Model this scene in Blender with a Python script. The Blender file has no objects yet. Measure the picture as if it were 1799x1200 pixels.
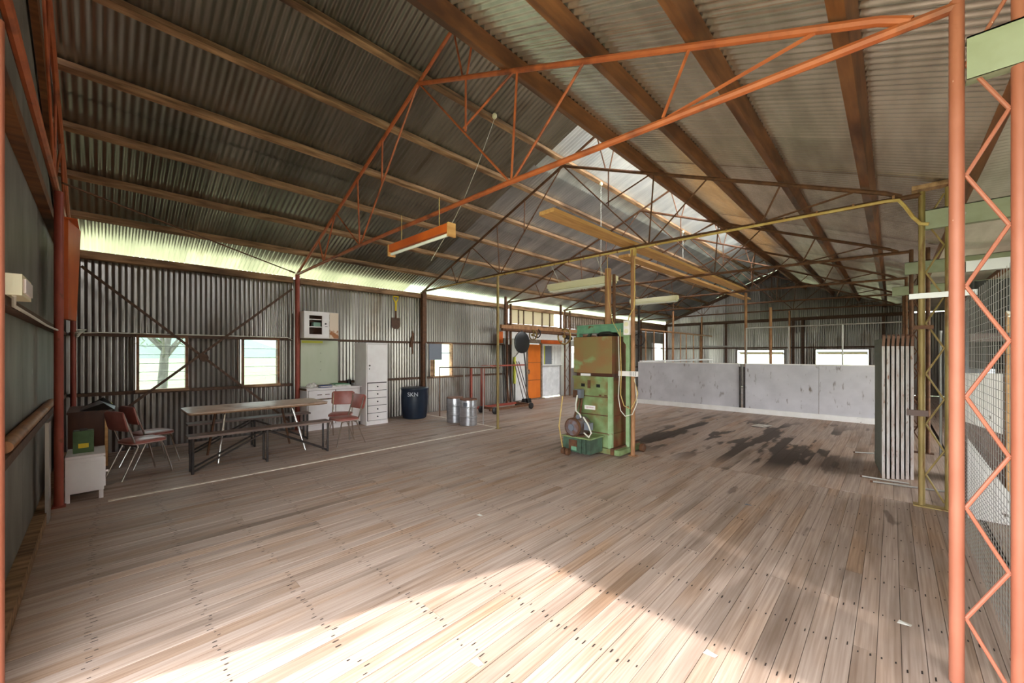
import bpy, math, random
from mathutils import Vector, Matrix
random.seed(7)
S = bpy.context.scene
COL = S.collection
PI = math.pi

# ------------------------------------------------------------------ camera
# world: X across the shed (left wall X=0), Y along it, Z up; metres
cd = bpy.data.cameras.new('camera'); cam = bpy.data.objects.new('camera', cd); COL.objects.link(cam)
cam.location = (9.15, 0.0, 1.6); cam.rotation_euler = (PI/2, 0, math.radians(43.9))
cd.sensor_fit = 'HORIZONTAL'; cd.sensor_width = 36.0; cd.lens = 36.0*694/1799
cd.shift_y = 22/1799; cd.clip_start = 0.05; cd.clip_end = 2000
S.camera = cam
# ------------------------------------------------------------------ sky, sun, exposure
w = bpy.data.worlds.new('sky'); S.world = w; w.use_nodes = True
nt = w.node_tree; bg = nt.nodes['Background']
bg.inputs[0].default_value = (0.93, 0.97, 1.0, 1); bg.inputs[1].default_value = 3.0
sd = bpy.data.lights.new('sun', 'SUN'); sun = bpy.data.objects.new('sun', sd); COL.objects.link(sun)
sd.energy = 1.9; sd.angle = math.radians(1.2); sd.color = (1.0, 0.95, 0.88)
_az, _el = math.radians(16.3), math.radians(46.2)
sun.rotation_euler = Vector((math.sin(_az)*math.cos(_el), math.cos(_az)*math.cos(_el), -math.sin(_el))).to_track_quat('-Z', 'Y').to_euler()
sun.location = (0, -20, 25)
vs = S.view_settings; vs.view_transform = 'Standard'; vs.look = 'None'; vs.gamma = 1.0; vs.use_curve_mapping = False
vs.exposure = 1.85
S.cycles.max_bounces = 9; S.cycles.diffuse_bounces = 6
S.cycles.use_adaptive_sampling = True; S.cycles.adaptive_threshold = .02; S.cycles.glossy_bounces = 4
S.cycles.use_denoising = True
S.cycles.sample_clamp_indirect = 6.0

# ------------------------------------------------------------------ materials
def lin(c):
    return tuple(((v/255)/12.92 if v/255 <= .04045 else (((v/255)+.055)/1.055)**2.4) for v in c) + (1,)
def M(name, c1, c2=None, sc=(1, 1, 1), ns=4.0, lo=.4, hi=.6, det=5, rough=.6, metal=0.0, bump=0.0, rnd=0.0,
      c3=None, s3=(1, 1, 1), n3=1.0, lo3=.55, hi3=.65, world=True, spec=.5):
    m = bpy.data.materials.new(name); m.use_nodes = True
    n = m.node_tree.nodes; l = m.node_tree.links; b = n['Principled BSDF']
    b.inputs['Roughness'].default_value = rough; b.inputs['Metallic'].default_value = metal
    b.inputs['Specular IOR Level'].default_value = spec
    c1 = lin(c1)
    if c2 is None and c3 is None and not rnd:
        b.inputs['Base Color'].default_value = c1; return m
    if world: src = n.new('ShaderNodeNewGeometry').outputs['Position']
    else: src = n.new('ShaderNodeTexCoord').outputs['Object']
    def noise(s, k):
        mp = n.new('ShaderNodeMapping'); mp.inputs['Scale'].default_value = s; l.new(src, mp.inputs['Vector'])
        t = n.new('ShaderNodeTexNoise'); t.inputs['Scale'].default_value = k; t.inputs['Detail'].default_value = det
        l.new(mp.outputs[0], t.inputs['Vector']); return t.outputs['Fac']
    col = None
    if c2 is not None:
        f = noise(sc, ns)
        r = n.new('ShaderNodeValToRGB'); r.color_ramp.elements[0].position = lo; r.color_ramp.elements[1].position = hi
        r.color_ramp.elements[0].color = c1; r.color_ramp.elements[1].color = lin(c2)
        l.new(f, r.inputs[0]); col = r.outputs[0]
        if bump:
            bp = n.new('ShaderNodeBump'); bp.inputs['Strength'].default_value = bump; bp.inputs['Distance'].default_value = .01
            l.new(f, bp.inputs['Height']); l.new(bp.outputs[0], b.inputs['Normal'])
    if c3 is not None:
        f3 = noise(s3, n3)
        mr = n.new('ShaderNodeMapRange'); mr.inputs['From Min'].default_value = lo3; mr.inputs['From Max'].default_value = hi3
        l.new(f3, mr.inputs['Value'])
        mx = n.new('ShaderNodeMix'); mx.data_type = 'RGBA'
        l.new(mr.outputs[0], mx.inputs[0])
        if col is not None: l.new(col, mx.inputs[6])
        else: mx.inputs[6].default_value = c1
        mx.inputs[7].default_value = lin(c3); col = mx.outputs[2]
    if rnd:
        oi = n.new('ShaderNodeObjectInfo'); mr = n.new('ShaderNodeMapRange')
        mr.inputs['To Min'].default_value = 1-rnd; mr.inputs['To Max'].default_value = 1+rnd
        l.new(oi.outputs['Random'], mr.inputs['Value'])
        hs = n.new('ShaderNodeHueSaturation'); l.new(mr.outputs[0], hs.inputs['Value'])
        if col is not None: l.new(col, hs.inputs['Color'])
        else: hs.inputs['Color'].default_value = c1
        col = hs.outputs[0]
    l.new(col, b.inputs['Base Color'])
    return m

def floor_mat():
    m = bpy.data.materials.new('worn_floor_timber'); m.use_nodes = True
    n = m.node_tree.nodes; l = m.node_tree.links; b = n['Principled BSDF']
    g = n.new('ShaderNodeNewGeometry').outputs['Position']
    oi = n.new('ShaderNodeObjectInfo')
    def noise(s, k, det=5, w=False):
        mp = n.new('ShaderNodeMapping'); mp.inputs['Scale'].default_value = s; l.new(g, mp.inputs['Vector'])
        t = n.new('ShaderNodeTexNoise'); t.inputs['Scale'].default_value = k; t.inputs['Detail'].default_value = det
        if w:
            t.noise_dimensions = '4D'
            q = n.new('ShaderNodeMath'); q.operation = 'MULTIPLY'; q.inputs[1].default_value = 40; l.new(oi.outputs['Random'], q.inputs[0])
            l.new(q.outputs[0], t.inputs['W'])
        l.new(mp.outputs[0], t.inputs['Vector']); return t.outputs['Fac']
    def ramp(f, stops):
        r = n.new('ShaderNodeValToRGB'); e = r.color_ramp.elements
        while len(e) < len(stops): e.new(.5)
        for i, (p, c) in enumerate(stops): e[i].position = p; e[i].color = lin(c)
        l.new(f, r.inputs[0]); return r.outputs[0]
    def mrange(f, a, c, t0=0., t1=1.):
        r = n.new('ShaderNodeMapRange'); r.inputs['From Min'].default_value = a; r.inputs['From Max'].default_value = c
        r.inputs['To Min'].default_value = t0; r.inputs['To Max'].default_value = t1
        l.new(f, r.inputs['Value']); return r.outputs[0]
    def mul(a, c):
        q = n.new('ShaderNodeMath'); q.operation = 'MULTIPLY'; l.new(a, q.inputs[0])
        if isinstance(c, float): q.inputs[1].default_value = c
        else: l.new(c, q.inputs[1])
        return q.outputs[0]
    def mix(f, a, c):
        x = n.new('ShaderNodeMix'); x.data_type = 'RGBA'; l.new(f, x.inputs[0]); l.new(a, x.inputs[6])
        if isinstance(c, tuple): x.inputs[7].default_value = c
        else: l.new(c, x.inputs[7])
        return x.outputs[2]
    grain = noise((70, 1.6, 1), 1.0, 6, True)
    col = ramp(grain, [(.22, (140, 117, 103)), (.42, (168, 146, 132)), (.6, (184, 163, 150)), (.82, (202, 184, 172))])
    # warm, bare timber where feet have scuffed the grey off
    warm = mrange(noise((1.6, .5, 1), 1.3, 4, True), .47, .68, 0., .72)
    col = mix(warm, col, ramp(grain, [(.3, (132, 96, 68)), (.6, (176, 140, 110)), (.8, (198, 168, 140))]))
    dirt = mrange(noise((3.5, .5, 1), 1.1, 6, True), .52, .74, 0., .7)
    col = mix(dirt, col, lin((96, 76, 60)))
    # oil and dung stains soaked into the boards past the press
    sp = n.new('ShaderNodeSeparateXYZ'); l.new(g, sp.inputs[0])
    box = mul(mul(mrange(sp.outputs[0], 4.9, 5.8), mrange(sp.outputs[0], 8.9, 8.3)), mul(mrange(sp.outputs[1], 5.9, 6.9), mrange(sp.outputs[1], 11.6, 10.4)))
    va = n.new('ShaderNodeVectorMath'); cx = n.new('ShaderNodeCombineXYZ'); l.new(mul(oi.outputs['Random'], 1.3), cx.inputs[1])
    l.new(g, va.inputs[0]); l.new(cx.outputs[0], va.inputs[1])
    tn = n.new('ShaderNodeTexNoise'); tn.inputs['Scale'].default_value = 1.15; tn.inputs['Detail'].default_value = 4
    mp = n.new('ShaderNodeMapping'); mp.inputs['Scale'].default_value = (1.7, .45, 1); l.new(va.outputs[0], mp.inputs['Vector']); l.new(mp.outputs[0], tn.inputs['Vector'])
    st = mul(mrange(tn.outputs['Fac'], .525, .56), box)
    col = mix(mul(st, .92), col, lin((58, 44, 36)))
    st2 = mul(mul(mrange(noise((3.2, .6, 1), 1.7, 3), .64, .69), .6), mrange(sp.outputs[1], 3.0, 4.5))
    col = mix(st2, col, lin((74, 56, 44)))
    hs = n.new('ShaderNodeHueSaturation'); l.new(mrange(oi.outputs['Random'], 0, 1, .93, 1.08), hs.inputs['Value']); l.new(col, hs.inputs['Color'])
    l.new(hs.outputs[0], b.inputs['Base Color'])
    b.inputs['Roughness'].default_value = .55; b.inputs['Specular IOR Level'].default_value = .35
    bp = n.new('ShaderNodeBump'); bp.inputs['Strength'].default_value = .25; bp.inputs['Distance'].default_value = .004
    l.new(grain, bp.inputs['Height']); l.new(bp.outputs[0], b.inputs['Normal'])
    return m
def glass_mat(name, tint):
    m = bpy.data.materials.new(name); m.use_nodes = True
    n = m.node_tree.nodes; l = m.node_tree.links; n.remove(n['Principled BSDF'])
    t = n.new('ShaderNodeBsdfTransparent'); t.inputs[0].default_value = tint
    gl = n.new('ShaderNodeBsdfGlossy'); gl.inputs['Roughness'].default_value = .05
    c = n.new('ShaderNodeMixShader'); c.inputs[0].default_value = .06; l.new(t.outputs[0], c.inputs[1]); l.new(gl.outputs[0], c.inputs[2])
    l.new(c.outputs[0], n['Material Output'].inputs[0]); return m
def translucent_mat(name, c):
    m = bpy.data.materials.new(name); m.use_nodes = True
    n = m.node_tree.nodes; l = m.node_tree.links; n.remove(n['Principled BSDF'])
    t = n.new('ShaderNodeBsdfTranslucent'); t.inputs[0].default_value = lin(c)
    d = n.new('ShaderNodeBsdfDiffuse'); d.inputs[0].default_value = lin(c)
    a = n.new('ShaderNodeMixShader'); a.inputs[0].default_value = .55; l.new(t.outputs[0], a.inputs[1]); l.new(d.outputs[0], a.inputs[2])
    l.new(a.outputs[0], n['Material Output'].inputs[0]); return m

MAT = {}
MAT['floor'] = floor_mat()
MAT['roof_old'] = M('aged_galvanised_roof', (136, 132, 122), (164, 159, 149), (.3, .9, .3), 2, .35, .65, 4, .3, .85, 0, .16, (108, 94, 80), (.6, 3, 1), 1.2, .6, .8)
MAT['roof_right'] = M('spangled_galvanised_roof', (206, 200, 188), (232, 227, 216), (2.5, .4, 1), 3, .35, .65, 6, .26, .88, 0, .08)
MAT['roof_lit'] = M('lit_zincalume_roof', (206, 211, 220), (236, 240, 246), (.3, 1.6, .3), 2.0, .35, .65, 5, .35, .45, 0, .12)  # paler copy of the newer sheets; clerestory light put into the colour
MAT['lean_roof_lit'] = M('lit_lean_to_roof', (206, 202, 190), (222, 218, 208), (2.5, .4, 1), 3, .35, .65, 5, .4, .4, 0, .05)  # lightened sheet colour stands in for daylight from the gable opening
MAT['roof_new'] = M('bright_zincalume_roof', (176, 182, 190), (212, 216, 220), (.3, 1.6, .3), 2.0, .35, .65, 5, .3, .85, 0, .16)
MAT['wall_sheet'] = M('weathered_galvanised_wall', (140, 133, 126), (164, 158, 152), (.8, .8, .3), 2.0, .35, .68, 4, .3, .8, 0, .1, (122, 108, 96), (1, 1, .5), 1.6, .58, .74)
MAT['shade_sheet'] = M('shadow_dark_sheet', (52, 50, 46), rough=.6)  # near-black colour stands in for the shade inside the lean-to
MAT['gable_sheet'] = M('dull_flat_sheet', (108, 104, 96), (136, 131, 122), (1, 1, .4), 3, .35, .65, 6, .6, .2, 0, .08, (222, 222, 216), (9, 9, 3), 2.2, .74, .76)
MAT['white_sheet'] = M('white_painted_sheet', (214, 212, 212), (232, 230, 230), (1, 1, 1), 5, .4, .6, 5, .5, 0, 0, .04, (112, 100, 92), (2, 2, 1), 2.4, .72, .75)
MAT['timber'] = M('weathered_purlin_timber', (110, 78, 52), (186, 146, 108), (6, .8, 6), 3, .3, .7, 6, .75, 0, .3, .1, (70, 44, 28), (2, .4, 2), 1.5, .55, .7)
MAT['timber_dark'] = M('oiled_dark_purlin', (100, 60, 32), (140, 90, 50), (6, .7, 6), 3, .3, .7, 6, .55, 0, .2, 0, (70, 36, 16), (2, .6, 2), 1.3, .5, .66)
MAT['girt'] = M('dark_weathered_girt', (74, 52, 40), (98, 70, 52), (6, 6, 6), 3, .3, .7, 5, .75)
MAT['timber_pale'] = M('raw_pine_board', (196, 142, 84), (222, 172, 112), (8, .8, 8), 3, .3, .7, 5, .65)
MAT['timber_grey'] = M('grey_weathered_timber', (104, 86, 72), (140, 120, 102), (4, 4, 4), 3, .3, .7, 6, .8)
MAT['red_oxide'] = M('red_oxide_paint', (142, 60, 46), (158, 74, 56), (2, 2, 1), 4, .35, .65, 5, .5, 0, 0, .05, (112, 58, 34), (3, 3, 2), 3, .62, .74)
MAT['oxide_lit'] = M('lit_red_oxide_paint', (160, 93, 70), (170, 103, 80), (2, 2, 1), 4, .35, .65, 5, .5, 0, 0, 0, (224, 196, 176), (7, 7, 4), 3.5, .74, .76)  # same red oxide paint, with its stronger daylight put into the colour
MAT['truss_orange'] = M('rusty_orange_truss_paint', (164, 82, 46), (184, 98, 54), (2, 2, 2), 3, .35, .65, 5, .5, 0, 0, 0, (118, 60, 36), (2, 2, 2), 2, .56, .7)
MAT['olive_pipe'] = M('rusted_olive_pipe', (132, 112, 62), (158, 134, 84), (2, 2, .6), 6, .35, .65, 5, .55, .2, 0, .06, (116, 78, 44), (4, 4, 1), 3, .58, .7)
MAT['rust'] = M('rusted_steel', (86, 56, 38), (114, 76, 50), (1, 1, 1), 14, .35, .65, 6, .7, .25, .2, .08)
MAT['brown_pipe'] = M('brown_rusty_pipe', (140, 96, 62), (174, 126, 86), (2, 2, .7), 6, .35, .65, 5, .6, .15)
MAT['sage'] = M('sage_green_steel', (146, 150, 124), (158, 162, 138), (1, 1, 1), 6, .35, .65, 5, .5)
MAT['press_green'] = M('chipped_green_press_paint', (118, 132, 84), (136, 160, 110), (1, 1, 1), 5, .4, .6, 6, .5, .1, 0, .05, (128, 108, 64), (1, 1, 1), 4.2, .5, .7)
MAT['press_pale'] = M('pale_green_press_post', (140, 168, 122), (156, 182, 138), (1, 1, 1), 8, .4, .6, 5, .5, 0, 0, 0, (132, 84, 62), (1, 1, 1), 7, .64, .7)
MAT['press_brown'] = M('rust_stained_press_panel', (142, 124, 78), (150, 112, 72), (1, 1, 1), 3.2, .42, .6, 5, .5, .2, 0, 0, (140, 168, 116), (1, 1, 1.5), 3, .6, .72)
MAT['press_side'] = M('rusted_press_side', (104, 84, 46), (112, 62, 34), (1, 1, 1), 4, .4, .6, 6, .55, .15)
MAT['press_teal'] = M('teal_press_frame', (104, 150, 120), (118, 164, 130), (1, 1, 1), 8, .4, .6, 5, .5, 0, 0, 0, (116, 80, 50), (1, 1, 1), 9, .62, .7)
MAT['motor'] = M('dusty_motor_casing', (122, 92, 82), (128, 122, 130), (1, 1, 1), 12, .4, .6, 5, .5, .4)
MAT['dark_green'] = M('dark_green_enamel', (72, 96, 78), (58, 72, 58), (1, 1, 1), 8, .4, .6, 5, .5)
MAT['partition'] = M('scuffed_white_board', (182, 178, 181), (200, 196, 199), (.8, 1, .8), 2.5, .35, .65, 6, .6, 0, 0, .02, (120, 108, 100), (5, 1, 1.6), 2.2, .62, .72)
MAT['white'] = M('aged_white_enamel', (236, 228, 226), (243, 237, 235), (1, 1, 1), 5, .35, .65, 4, .4)
MAT['white_old'] = M('chipped_white_paint', (220, 216, 210), (230, 226, 222), (1, 1, 1), 5, .35, .65, 4, .5, 0, 0, 0, (104, 88, 76), (4, 4, 2), 4, .7, .73)
MAT['pale_green'] = M('pale_green_wallboard', (190, 196, 170), (202, 206, 184), (1, 1, .4), 2.5, .35, .65, 4, .6)
MAT['black'] = M('black_shadow_gap', (18, 16, 15), rough=.9)
MAT['black_steel'] = M('black_painted_steel', (46, 40, 38), (66, 56, 52), (1, 1, 1), 12, .4, .6, 4, .5, .3)
MAT['chrome'] = M('chrome_tube', (214, 210, 206), rough=.18, metal=1.0)
MAT['vinyl'] = M('red_brown_vinyl', (150, 84, 74), (170, 102, 92), (1, 1, 1), 6, .35, .65, 4, .38)
MAT['vinyl_piping'] = M('pale_seat_piping', (206, 170, 160), rough=.4)
MAT['table_top'] = M('worn_laminate_table_top', (186, 156, 134), (206, 180, 160), (1, 1, 1), 4, .35, .65, 5, .45, 0, 0, 0, (150, 116, 90), (1, 1, 1), 2.4, .58, .7)
MAT['bench_wood'] = M('dark_bench_timber', (104, 84, 76), (132, 110, 100), (6, .8, 6), 3, .35, .65, 5, .55)
MAT['drum_blue'] = M('dark_blue_plastic', (20, 32, 48), (28, 42, 60), (1, 1, 1), 3, .4, .6, 3, .4)
MAT['lettering'] = M('white_lettering', (226, 232, 236), rough=.6)
MAT['keg'] = M('brushed_steel_keg', (176, 176, 180), (198, 198, 202), (1, 1, 6), 4, .35, .65, 4, .32, .85)
MAT['keg_rust'] = M('rusty_keg_rim', (128, 84, 62), rough=.7, metal=.2)
MAT['orange_door'] = M('orange_door_paint', (206, 104, 24), (220, 118, 34), (1, 1, .5), 3, .35, .65, 4, .5)
MAT['orange_steel'] = M('orange_steel_sheet', (206, 96, 26), (178, 76, 24), (1, 1, .6), 3, .35, .65, 5, .5)
MAT['lamp_white'] = M('cream_batten_enamel', (232, 224, 190), rough=.45)
MAT['tube'] = M('fluorescent_tube_glass', (240, 240, 232), rough=.25)
MAT['cable_yellow'] = M('yellowed_conduit', (214, 186, 116), (196, 160, 92), (1, 1, 1), 9, .4, .6, 4, .5)
MAT['cable_white'] = M('white_cable', (222, 218, 206), rough=.5)
MAT['brass'] = M('tarnished_brass_wheel', (150, 122, 66), (176, 148, 88), (1, 1, 1), 9, .4, .6, 4, .4, .5)
MAT['wire'] = M('galvanised_wire', (176, 172, 166), rough=.4, metal=.6)
MAT['yellow'] = M('yellow_plastic', (228, 198, 44), rough=.5)
MAT['yellow_green'] = M('yellow_green_paint', (206, 206, 70), rough=.5)
MAT['blue'] = M('navy_folder', (36, 58, 110), rough=.5)
MAT['green'] = M('bright_green_folder', (30, 132, 76), rough=.5)
MAT['tin_green'] = M('dark_green_tin', (52, 82, 40), (66, 96, 52), (1, 1, 1), 9, .4, .6, 4, .45)
MAT['paper'] = M('crumpled_paper', (226, 222, 214), (198, 190, 180), (1, 1, 1), 18, .4, .6, 4, .7)
MAT['cardboard'] = M('brown_cardboard', (148, 122, 90), rough=.8)
MAT['teal_box'] = M('pale_teal_card', (140, 172, 156), rough=.7)
MAT['dark_cloth'] = M('black_plastic_bag', (30, 28, 28), rough=.35)
MAT['brown_wood'] = M('dark_stained_cabinet', (70, 40, 28), (88, 52, 36), (1, 4, 1), 3, .35, .65, 5, .45)
MAT['grey_panel'] = M('grey_sheet_panel', (120, 124, 134), rough=.5, metal=.2)
MAT['gate'] = M('old_white_gate_slat', (206, 200, 196), (186, 172, 164), (9, 9, 1.5), 3, .4, .6, 5, .6, 0, 0, 0, (138, 96, 72), (9, 9, 2), 4, .6, .68)
MAT['gate_end'] = M('raw_rusty_gate_end', (128, 94, 76), rough=.8)
MAT['gate_face'] = M('grey_green_gate_face', (110, 112, 100), rough=.8)
MAT['galv_pipe'] = M('dull_galvanised_pipe', (178, 174, 168), rough=.4, metal=.6)
MAT['translucent'] = translucent_mat('fibreglass_pane', (196, 186, 166))
MAT['glass'] = glass_mat('dimming_louvre_glass', (.52, .56, .54, 1))  # grey tint dims the over-bright view outside
MAT['glass_clear'] = glass_mat('window_glass', (.8, .84, .82, 1))
MAT['glass_edge'] = M('ground_glass_edge', (225, 240, 235), rough=.3)
MAT['grass'] = M('dry_green_pasture', (148, 160, 124), (174, 180, 148), (1, 1, 1), .5, .35, .65, 5, .9)
MAT['bark'] = M('grey_bark', (104, 100, 96), (136, 130, 124), (4, 4, 1), 2, .4, .6, 4, .9)
MAT['leaf'] = M('grey_green_leaf', (98, 116, 84), (124, 138, 104), (1, 1, 1), 3, .4, .6, 3, .8)
MAT['hill'] = M('distant_hill', (150, 164, 158), (134, 150, 140), (1, 1, 1), .02, .4, .6, 3, .9)
MAT['subfloor'] = M('dark_underfloor', (34, 28, 24), rough=.95)
MAT['nail'] = M('rusted_nail_stain', (44, 34, 30), rough=.8)
MAT['strip'] = M('pale_floor_strip', (236, 226, 210), (216, 202, 184), (3, 3, 1), 4, .4, .6, 4, .7)
MAT['tank'] = M('grey_galvanised_tank', (140, 144, 152), rough=.4, metal=.5)

# ------------------------------------------------------------------ mesh helpers
ORG = {}
class MB:
    def __init__(s): s.v = []; s.f = []
    def add(s, vs, fs):
        o = len(s.v); s.v += [tuple(v) for v in vs]; s.f += [tuple(i+o for i in f) for f in fs]; return s
    def box(s, x0, x1, y0, y1, z0, z1):
        return s.add([(x0,y0,z0),(x1,y0,z0),(x1,y1,z0),(x0,y1,z0),(x0,y0,z1),(x1,y0,z1),(x1,y1,z1),(x0,y1,z1)],
                     [(0,3,2,1),(4,5,6,7),(0,1,5,4),(1,2,6,5),(2,3,7,6),(3,0,4,7)])
    def bar(s, p, q, a, b, up=(0,0,1)):
        # rectangular bar from p to q, a wide (sideways) and b deep (along up)
        p = Vector(p); q = Vector(q); d = (q-p).normalized(); up = Vector(up)
        sd_ = d.cross(up)
        if sd_.length < 1e-4: sd_ = d.cross(Vector((1,0,0)))
        sd_.normalize(); u = sd_.cross(d).normalized()
        vs = [c + sd_*i*a/2 + u*j*b/2 for c in (p, q) for i, j in ((-1,-1),(1,-1),(1,1),(-1,1))]
        return s.add(vs, [(0,1,2,3),(7,6,5,4),(0,4,5,1),(1,5,6,2),(2,6,7,3),(3,7,4,0)])
    def tube(s, pts, r, n=8, cap=True):
        pts = [Vector(p) for p in pts]; rs = r if isinstance(r, (list, tuple)) else [r]*len(pts)
        prev = None; rings = []
        for i, p in enumerate(pts):
            d = (pts[min(i+1, len(pts)-1)] - pts[max(i-1, 0)]).normalized()
            ref = prev if prev is not None else (Vector((0,0,1)) if abs(d.z) < .9 else Vector((1,0,0)))
            a = (ref - d*ref.dot(d)).normalized(); b = d.cross(a); prev = a
            rings.append([p + (a*math.cos(2*PI*k/n) + b*math.sin(2*PI*k/n))*rs[i] for k in range(n)])
        o = []; f = []
        for r_ in rings: o += r_
        for i in range(len(rings)-1):
            for k in range(n): f.append((i*n+k, i*n+(k+1) % n, (i+1)*n+(k+1) % n, (i+1)*n+k))
        if cap: f.append(tuple(range(n-1, -1, -1))); f.append(tuple((len(rings)-1)*n+k for k in range(n)))
        return s.add(o, f)
    def lathe(s, prof, c=(0,0,0), n=24, axis='Z'):
        vs = []; f = []
        for r, z in prof:
            for k in range(n):
                a = 2*PI*k/n; x, y = r*math.cos(a), r*math.sin(a)
                v = (x, y, z) if axis == 'Z' else ((z, x, y) if axis == 'X' else (x, z, y))
                vs.append((v[0]+c[0], v[1]+c[1], v[2]+c[2]))
        m = len(prof)
        for i in range(m-1):
            for k in range(n): f.append((i*n+k, i*n+(k+1) % n, (i+1)*n+(k+1) % n, (i+1)*n+k))
        f.append(tuple(range(n-1, -1, -1))); f.append(tuple((m-1)*n+k for k in range(n)))
        return s.add(vs, f)
    def prism(s, poly, d):
        # poly: list of 3D points, d: extrusion vector
        n = len(poly); d = Vector(d); a = [Vector(p) for p in poly]
        return s.add(a+[p+d for p in a], [tuple(range(n-1,-1,-1)), tuple(range(n, 2*n))]+[(i,(i+1) % n,(i+1) % n+n,i+n) for i in range(n)])
    def pad(s, cx, cy, cz, wx, wy, wz, rr=.06, n=5, edge=.012, bow=0.0, axis='Z'):
        # rounded-corner cushion, thickness wz along axis
        ring = []
        for qx, qy, a0 in ((1,1,0),(-1,1,PI/2),(-1,-1,PI),(1,-1,1.5*PI)):
            for k in range(n+1):
                a = a0 + PI/2*k/n
                ring.append((qx*(wx/2-rr)+rr*math.cos(a), qy*(wy/2-rr)+rr*math.sin(a)))
        m = len(ring); vs = []
        for sc, z in ((1-edge*4/wx, -wz/2), (1, -wz/2+edge), (1, wz/2-edge), (1-edge*4/wx, wz/2)):
            for x, y in ring:
                zz = z + bow*(x/(wx/2))**2
                vs.append((cx+x*sc, cy+y*sc, cz+zz) if axis == 'Z' else (cx+x*sc, cy+zz, cz+y*sc))
        f = []
        for i in range(3):
            for k in range(m):
                q = (i*m+k, i*m+(k+1) % m, (i+1)*m+(k+1) % m, (i+1)*m+k); f.append(q if axis == 'Z' else q[::-1])
        lo_, hi_ = tuple(range(m-1,-1,-1)), tuple(3*m+k for k in range(m))
        f += [lo_, hi_] if axis == 'Z' else [lo_[::-1], hi_[::-1]]
        return s.add(vs, f)
    def mesh(s, name, off=(0,0,0)):
        me = bpy.data.meshes.new(name)
        me.from_pydata([(v[0]-off[0], v[1]-off[1], v[2]-off[2]) for v in s.v], [], s.f); me.update()
        return me
    def build(s, name, mat, parent=None, smooth=False, label=None):
        off = ORG.get(parent.name, (0,0,0)) if parent else (0,0,0)
        me = s.mesh(name, off); me.materials.append(MAT[mat])
        if smooth:
            for p in me.polygons: p.use_smooth = True
            try: me.set_sharp_from_angle(angle=math.radians(40))
            except Exception: pass
        o = bpy.data.objects.new(name, me); COL.objects.link(o)
        if parent: o.parent = parent; ORG[o.name] = off
        if label: o['label'] = label
        return o
def B(x0, x1, y0, y1, z0, z1): return MB().box(x0, x1, y0, y1, z0, z1)
def T(pts, r, n=8): return MB().tube(pts, r, n)
def thing(name, label, cat, loc=(0,0,0), group=None, world=True):
    o = bpy.data.objects.new(name, None); COL.objects.link(o); o.location = loc; o.empty_display_size = .1
    if label: o['label'] = label
    if cat: o['category'] = cat
    if group: o['group'] = group
    ORG[o.name] = tuple(loc) if world else (0,0,0)
    return o
def tag(o, label, cat, group=None):
    o['label'] = label; o['category'] = cat
    if group: o['group'] = group
    return o
def struct(name, loc=(0,0,0)):
    o = thing(name, None, None, loc); o['kind'] = 'structure'; return o
def inst(me, name, parent, matrix):
    o = bpy.data.objects.new(name, me); COL.objects.link(o)
    if parent: o.parent = parent
    o.matrix_local = matrix; return o
def dup(root, loc, rz, label):
    r = root.copy(); COL.objects.link(r); r.location = loc; r.rotation_euler = (0,0,rz); r['label'] = label
    for ch in list(root.children):
        c = ch.copy(); COL.objects.link(c); c.parent = r
        for g in list(ch.children):
            e = g.copy(); COL.objects.link(e); e.parent = c
    return r
PITCH, DEPTH = .0762, .0105
def corr(u0, u1, zb, zt, place, per=6, amp=DEPTH):
    """corrugated sheet: u along the width, zb(u)..zt(u) along the length, place(u, v, h)->point; waves stand off by h"""
    n = max(2, int(round((u1-u0)/PITCH*per))); mb = MB(); vs = []; f = []
    for i in range(n+1):
        u = u0+(u1-u0)*i/n; h = amp*math.cos(2*PI*u/PITCH)
        vs.append(place(u, zb(u) if callable(zb) else zb, h)); vs.append(place(u, zt(u) if callable(zt) else zt, h))
    for i in range(n): f.append((2*i, 2*i+2, 2*i+3, 2*i+1))
    return mb.add(vs, f)
def sheets(parent, u0, u1, zb, zt, place, mat, name='wall_sheet', per=6, wd=.762):
    u = u0; k = 0
    while u < u1-.02:
        e = min(u+wd, u1)
        if u1-e < .1: e = u1
        lap = .0025*(k % 2)
        corr(u, min(e+.03, u1), zb, zt, lambda a, b, h, lap=lap: place(a, b, h+lap), per).build(name, mat, parent, True)
        u = e; k += 1

TY = [-.35, 2.87, 6.0, 9.2, 12.35, 15.5, 18.7, 21.85]      # truss lines
YF = 21.95                                                  # far wall
def zL(x): return 3.42+.4*x                                 # roof sheets, left slope
def zR(x): return 5.32-.4*(x-4.69)                          # roof sheets, right slope

# ================================================================== floor
fl = struct('floor')
unit = B(-.5, .5, -.5, .5, -1, 0).mesh('floor_board'); unit.materials.append(MAT['floor'])
nails = MB()
def board(x, wd, y0, y1):
    dz = random.uniform(-.002, .0005)
    inst(unit, 'floor_board', fl, Matrix.Translation((x, (y0+y1)/2, dz)) @ Matrix.Diagonal((wd-.0025, y1-y0-.0025, .022, 1)))
def nail(x, y):
    a, l_ = random.uniform(.0025, .004), random.uniform(.006, .02)
    nails.add([(x-a, y-l_, .0016), (x+a, y-l_*.8, .0016), (x+a*.8, y+l_, .0016), (x-a, y+l_*.7, .0016)], [(0,1,2,3)])
P = 9.76/102
for i in range(102):
    x = (i+.5)*P; cut = random.choice([.9, 1.38, 1.86, 2.34, 2.82, 3.3, 3.78, 4.26])+.05
    board(x, P, -.45, cut); board(x, P, cut, 6.02)
    for j in range(14):
        y = -.04+j*.48
        if y < 6.0 and random.random() < .9:
            for s_ in (-.27, .27): nail(x+s_*P+random.uniform(-.006, .006), y+random.uniform(-.03, .03))
P2 = 6.74/45
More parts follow.
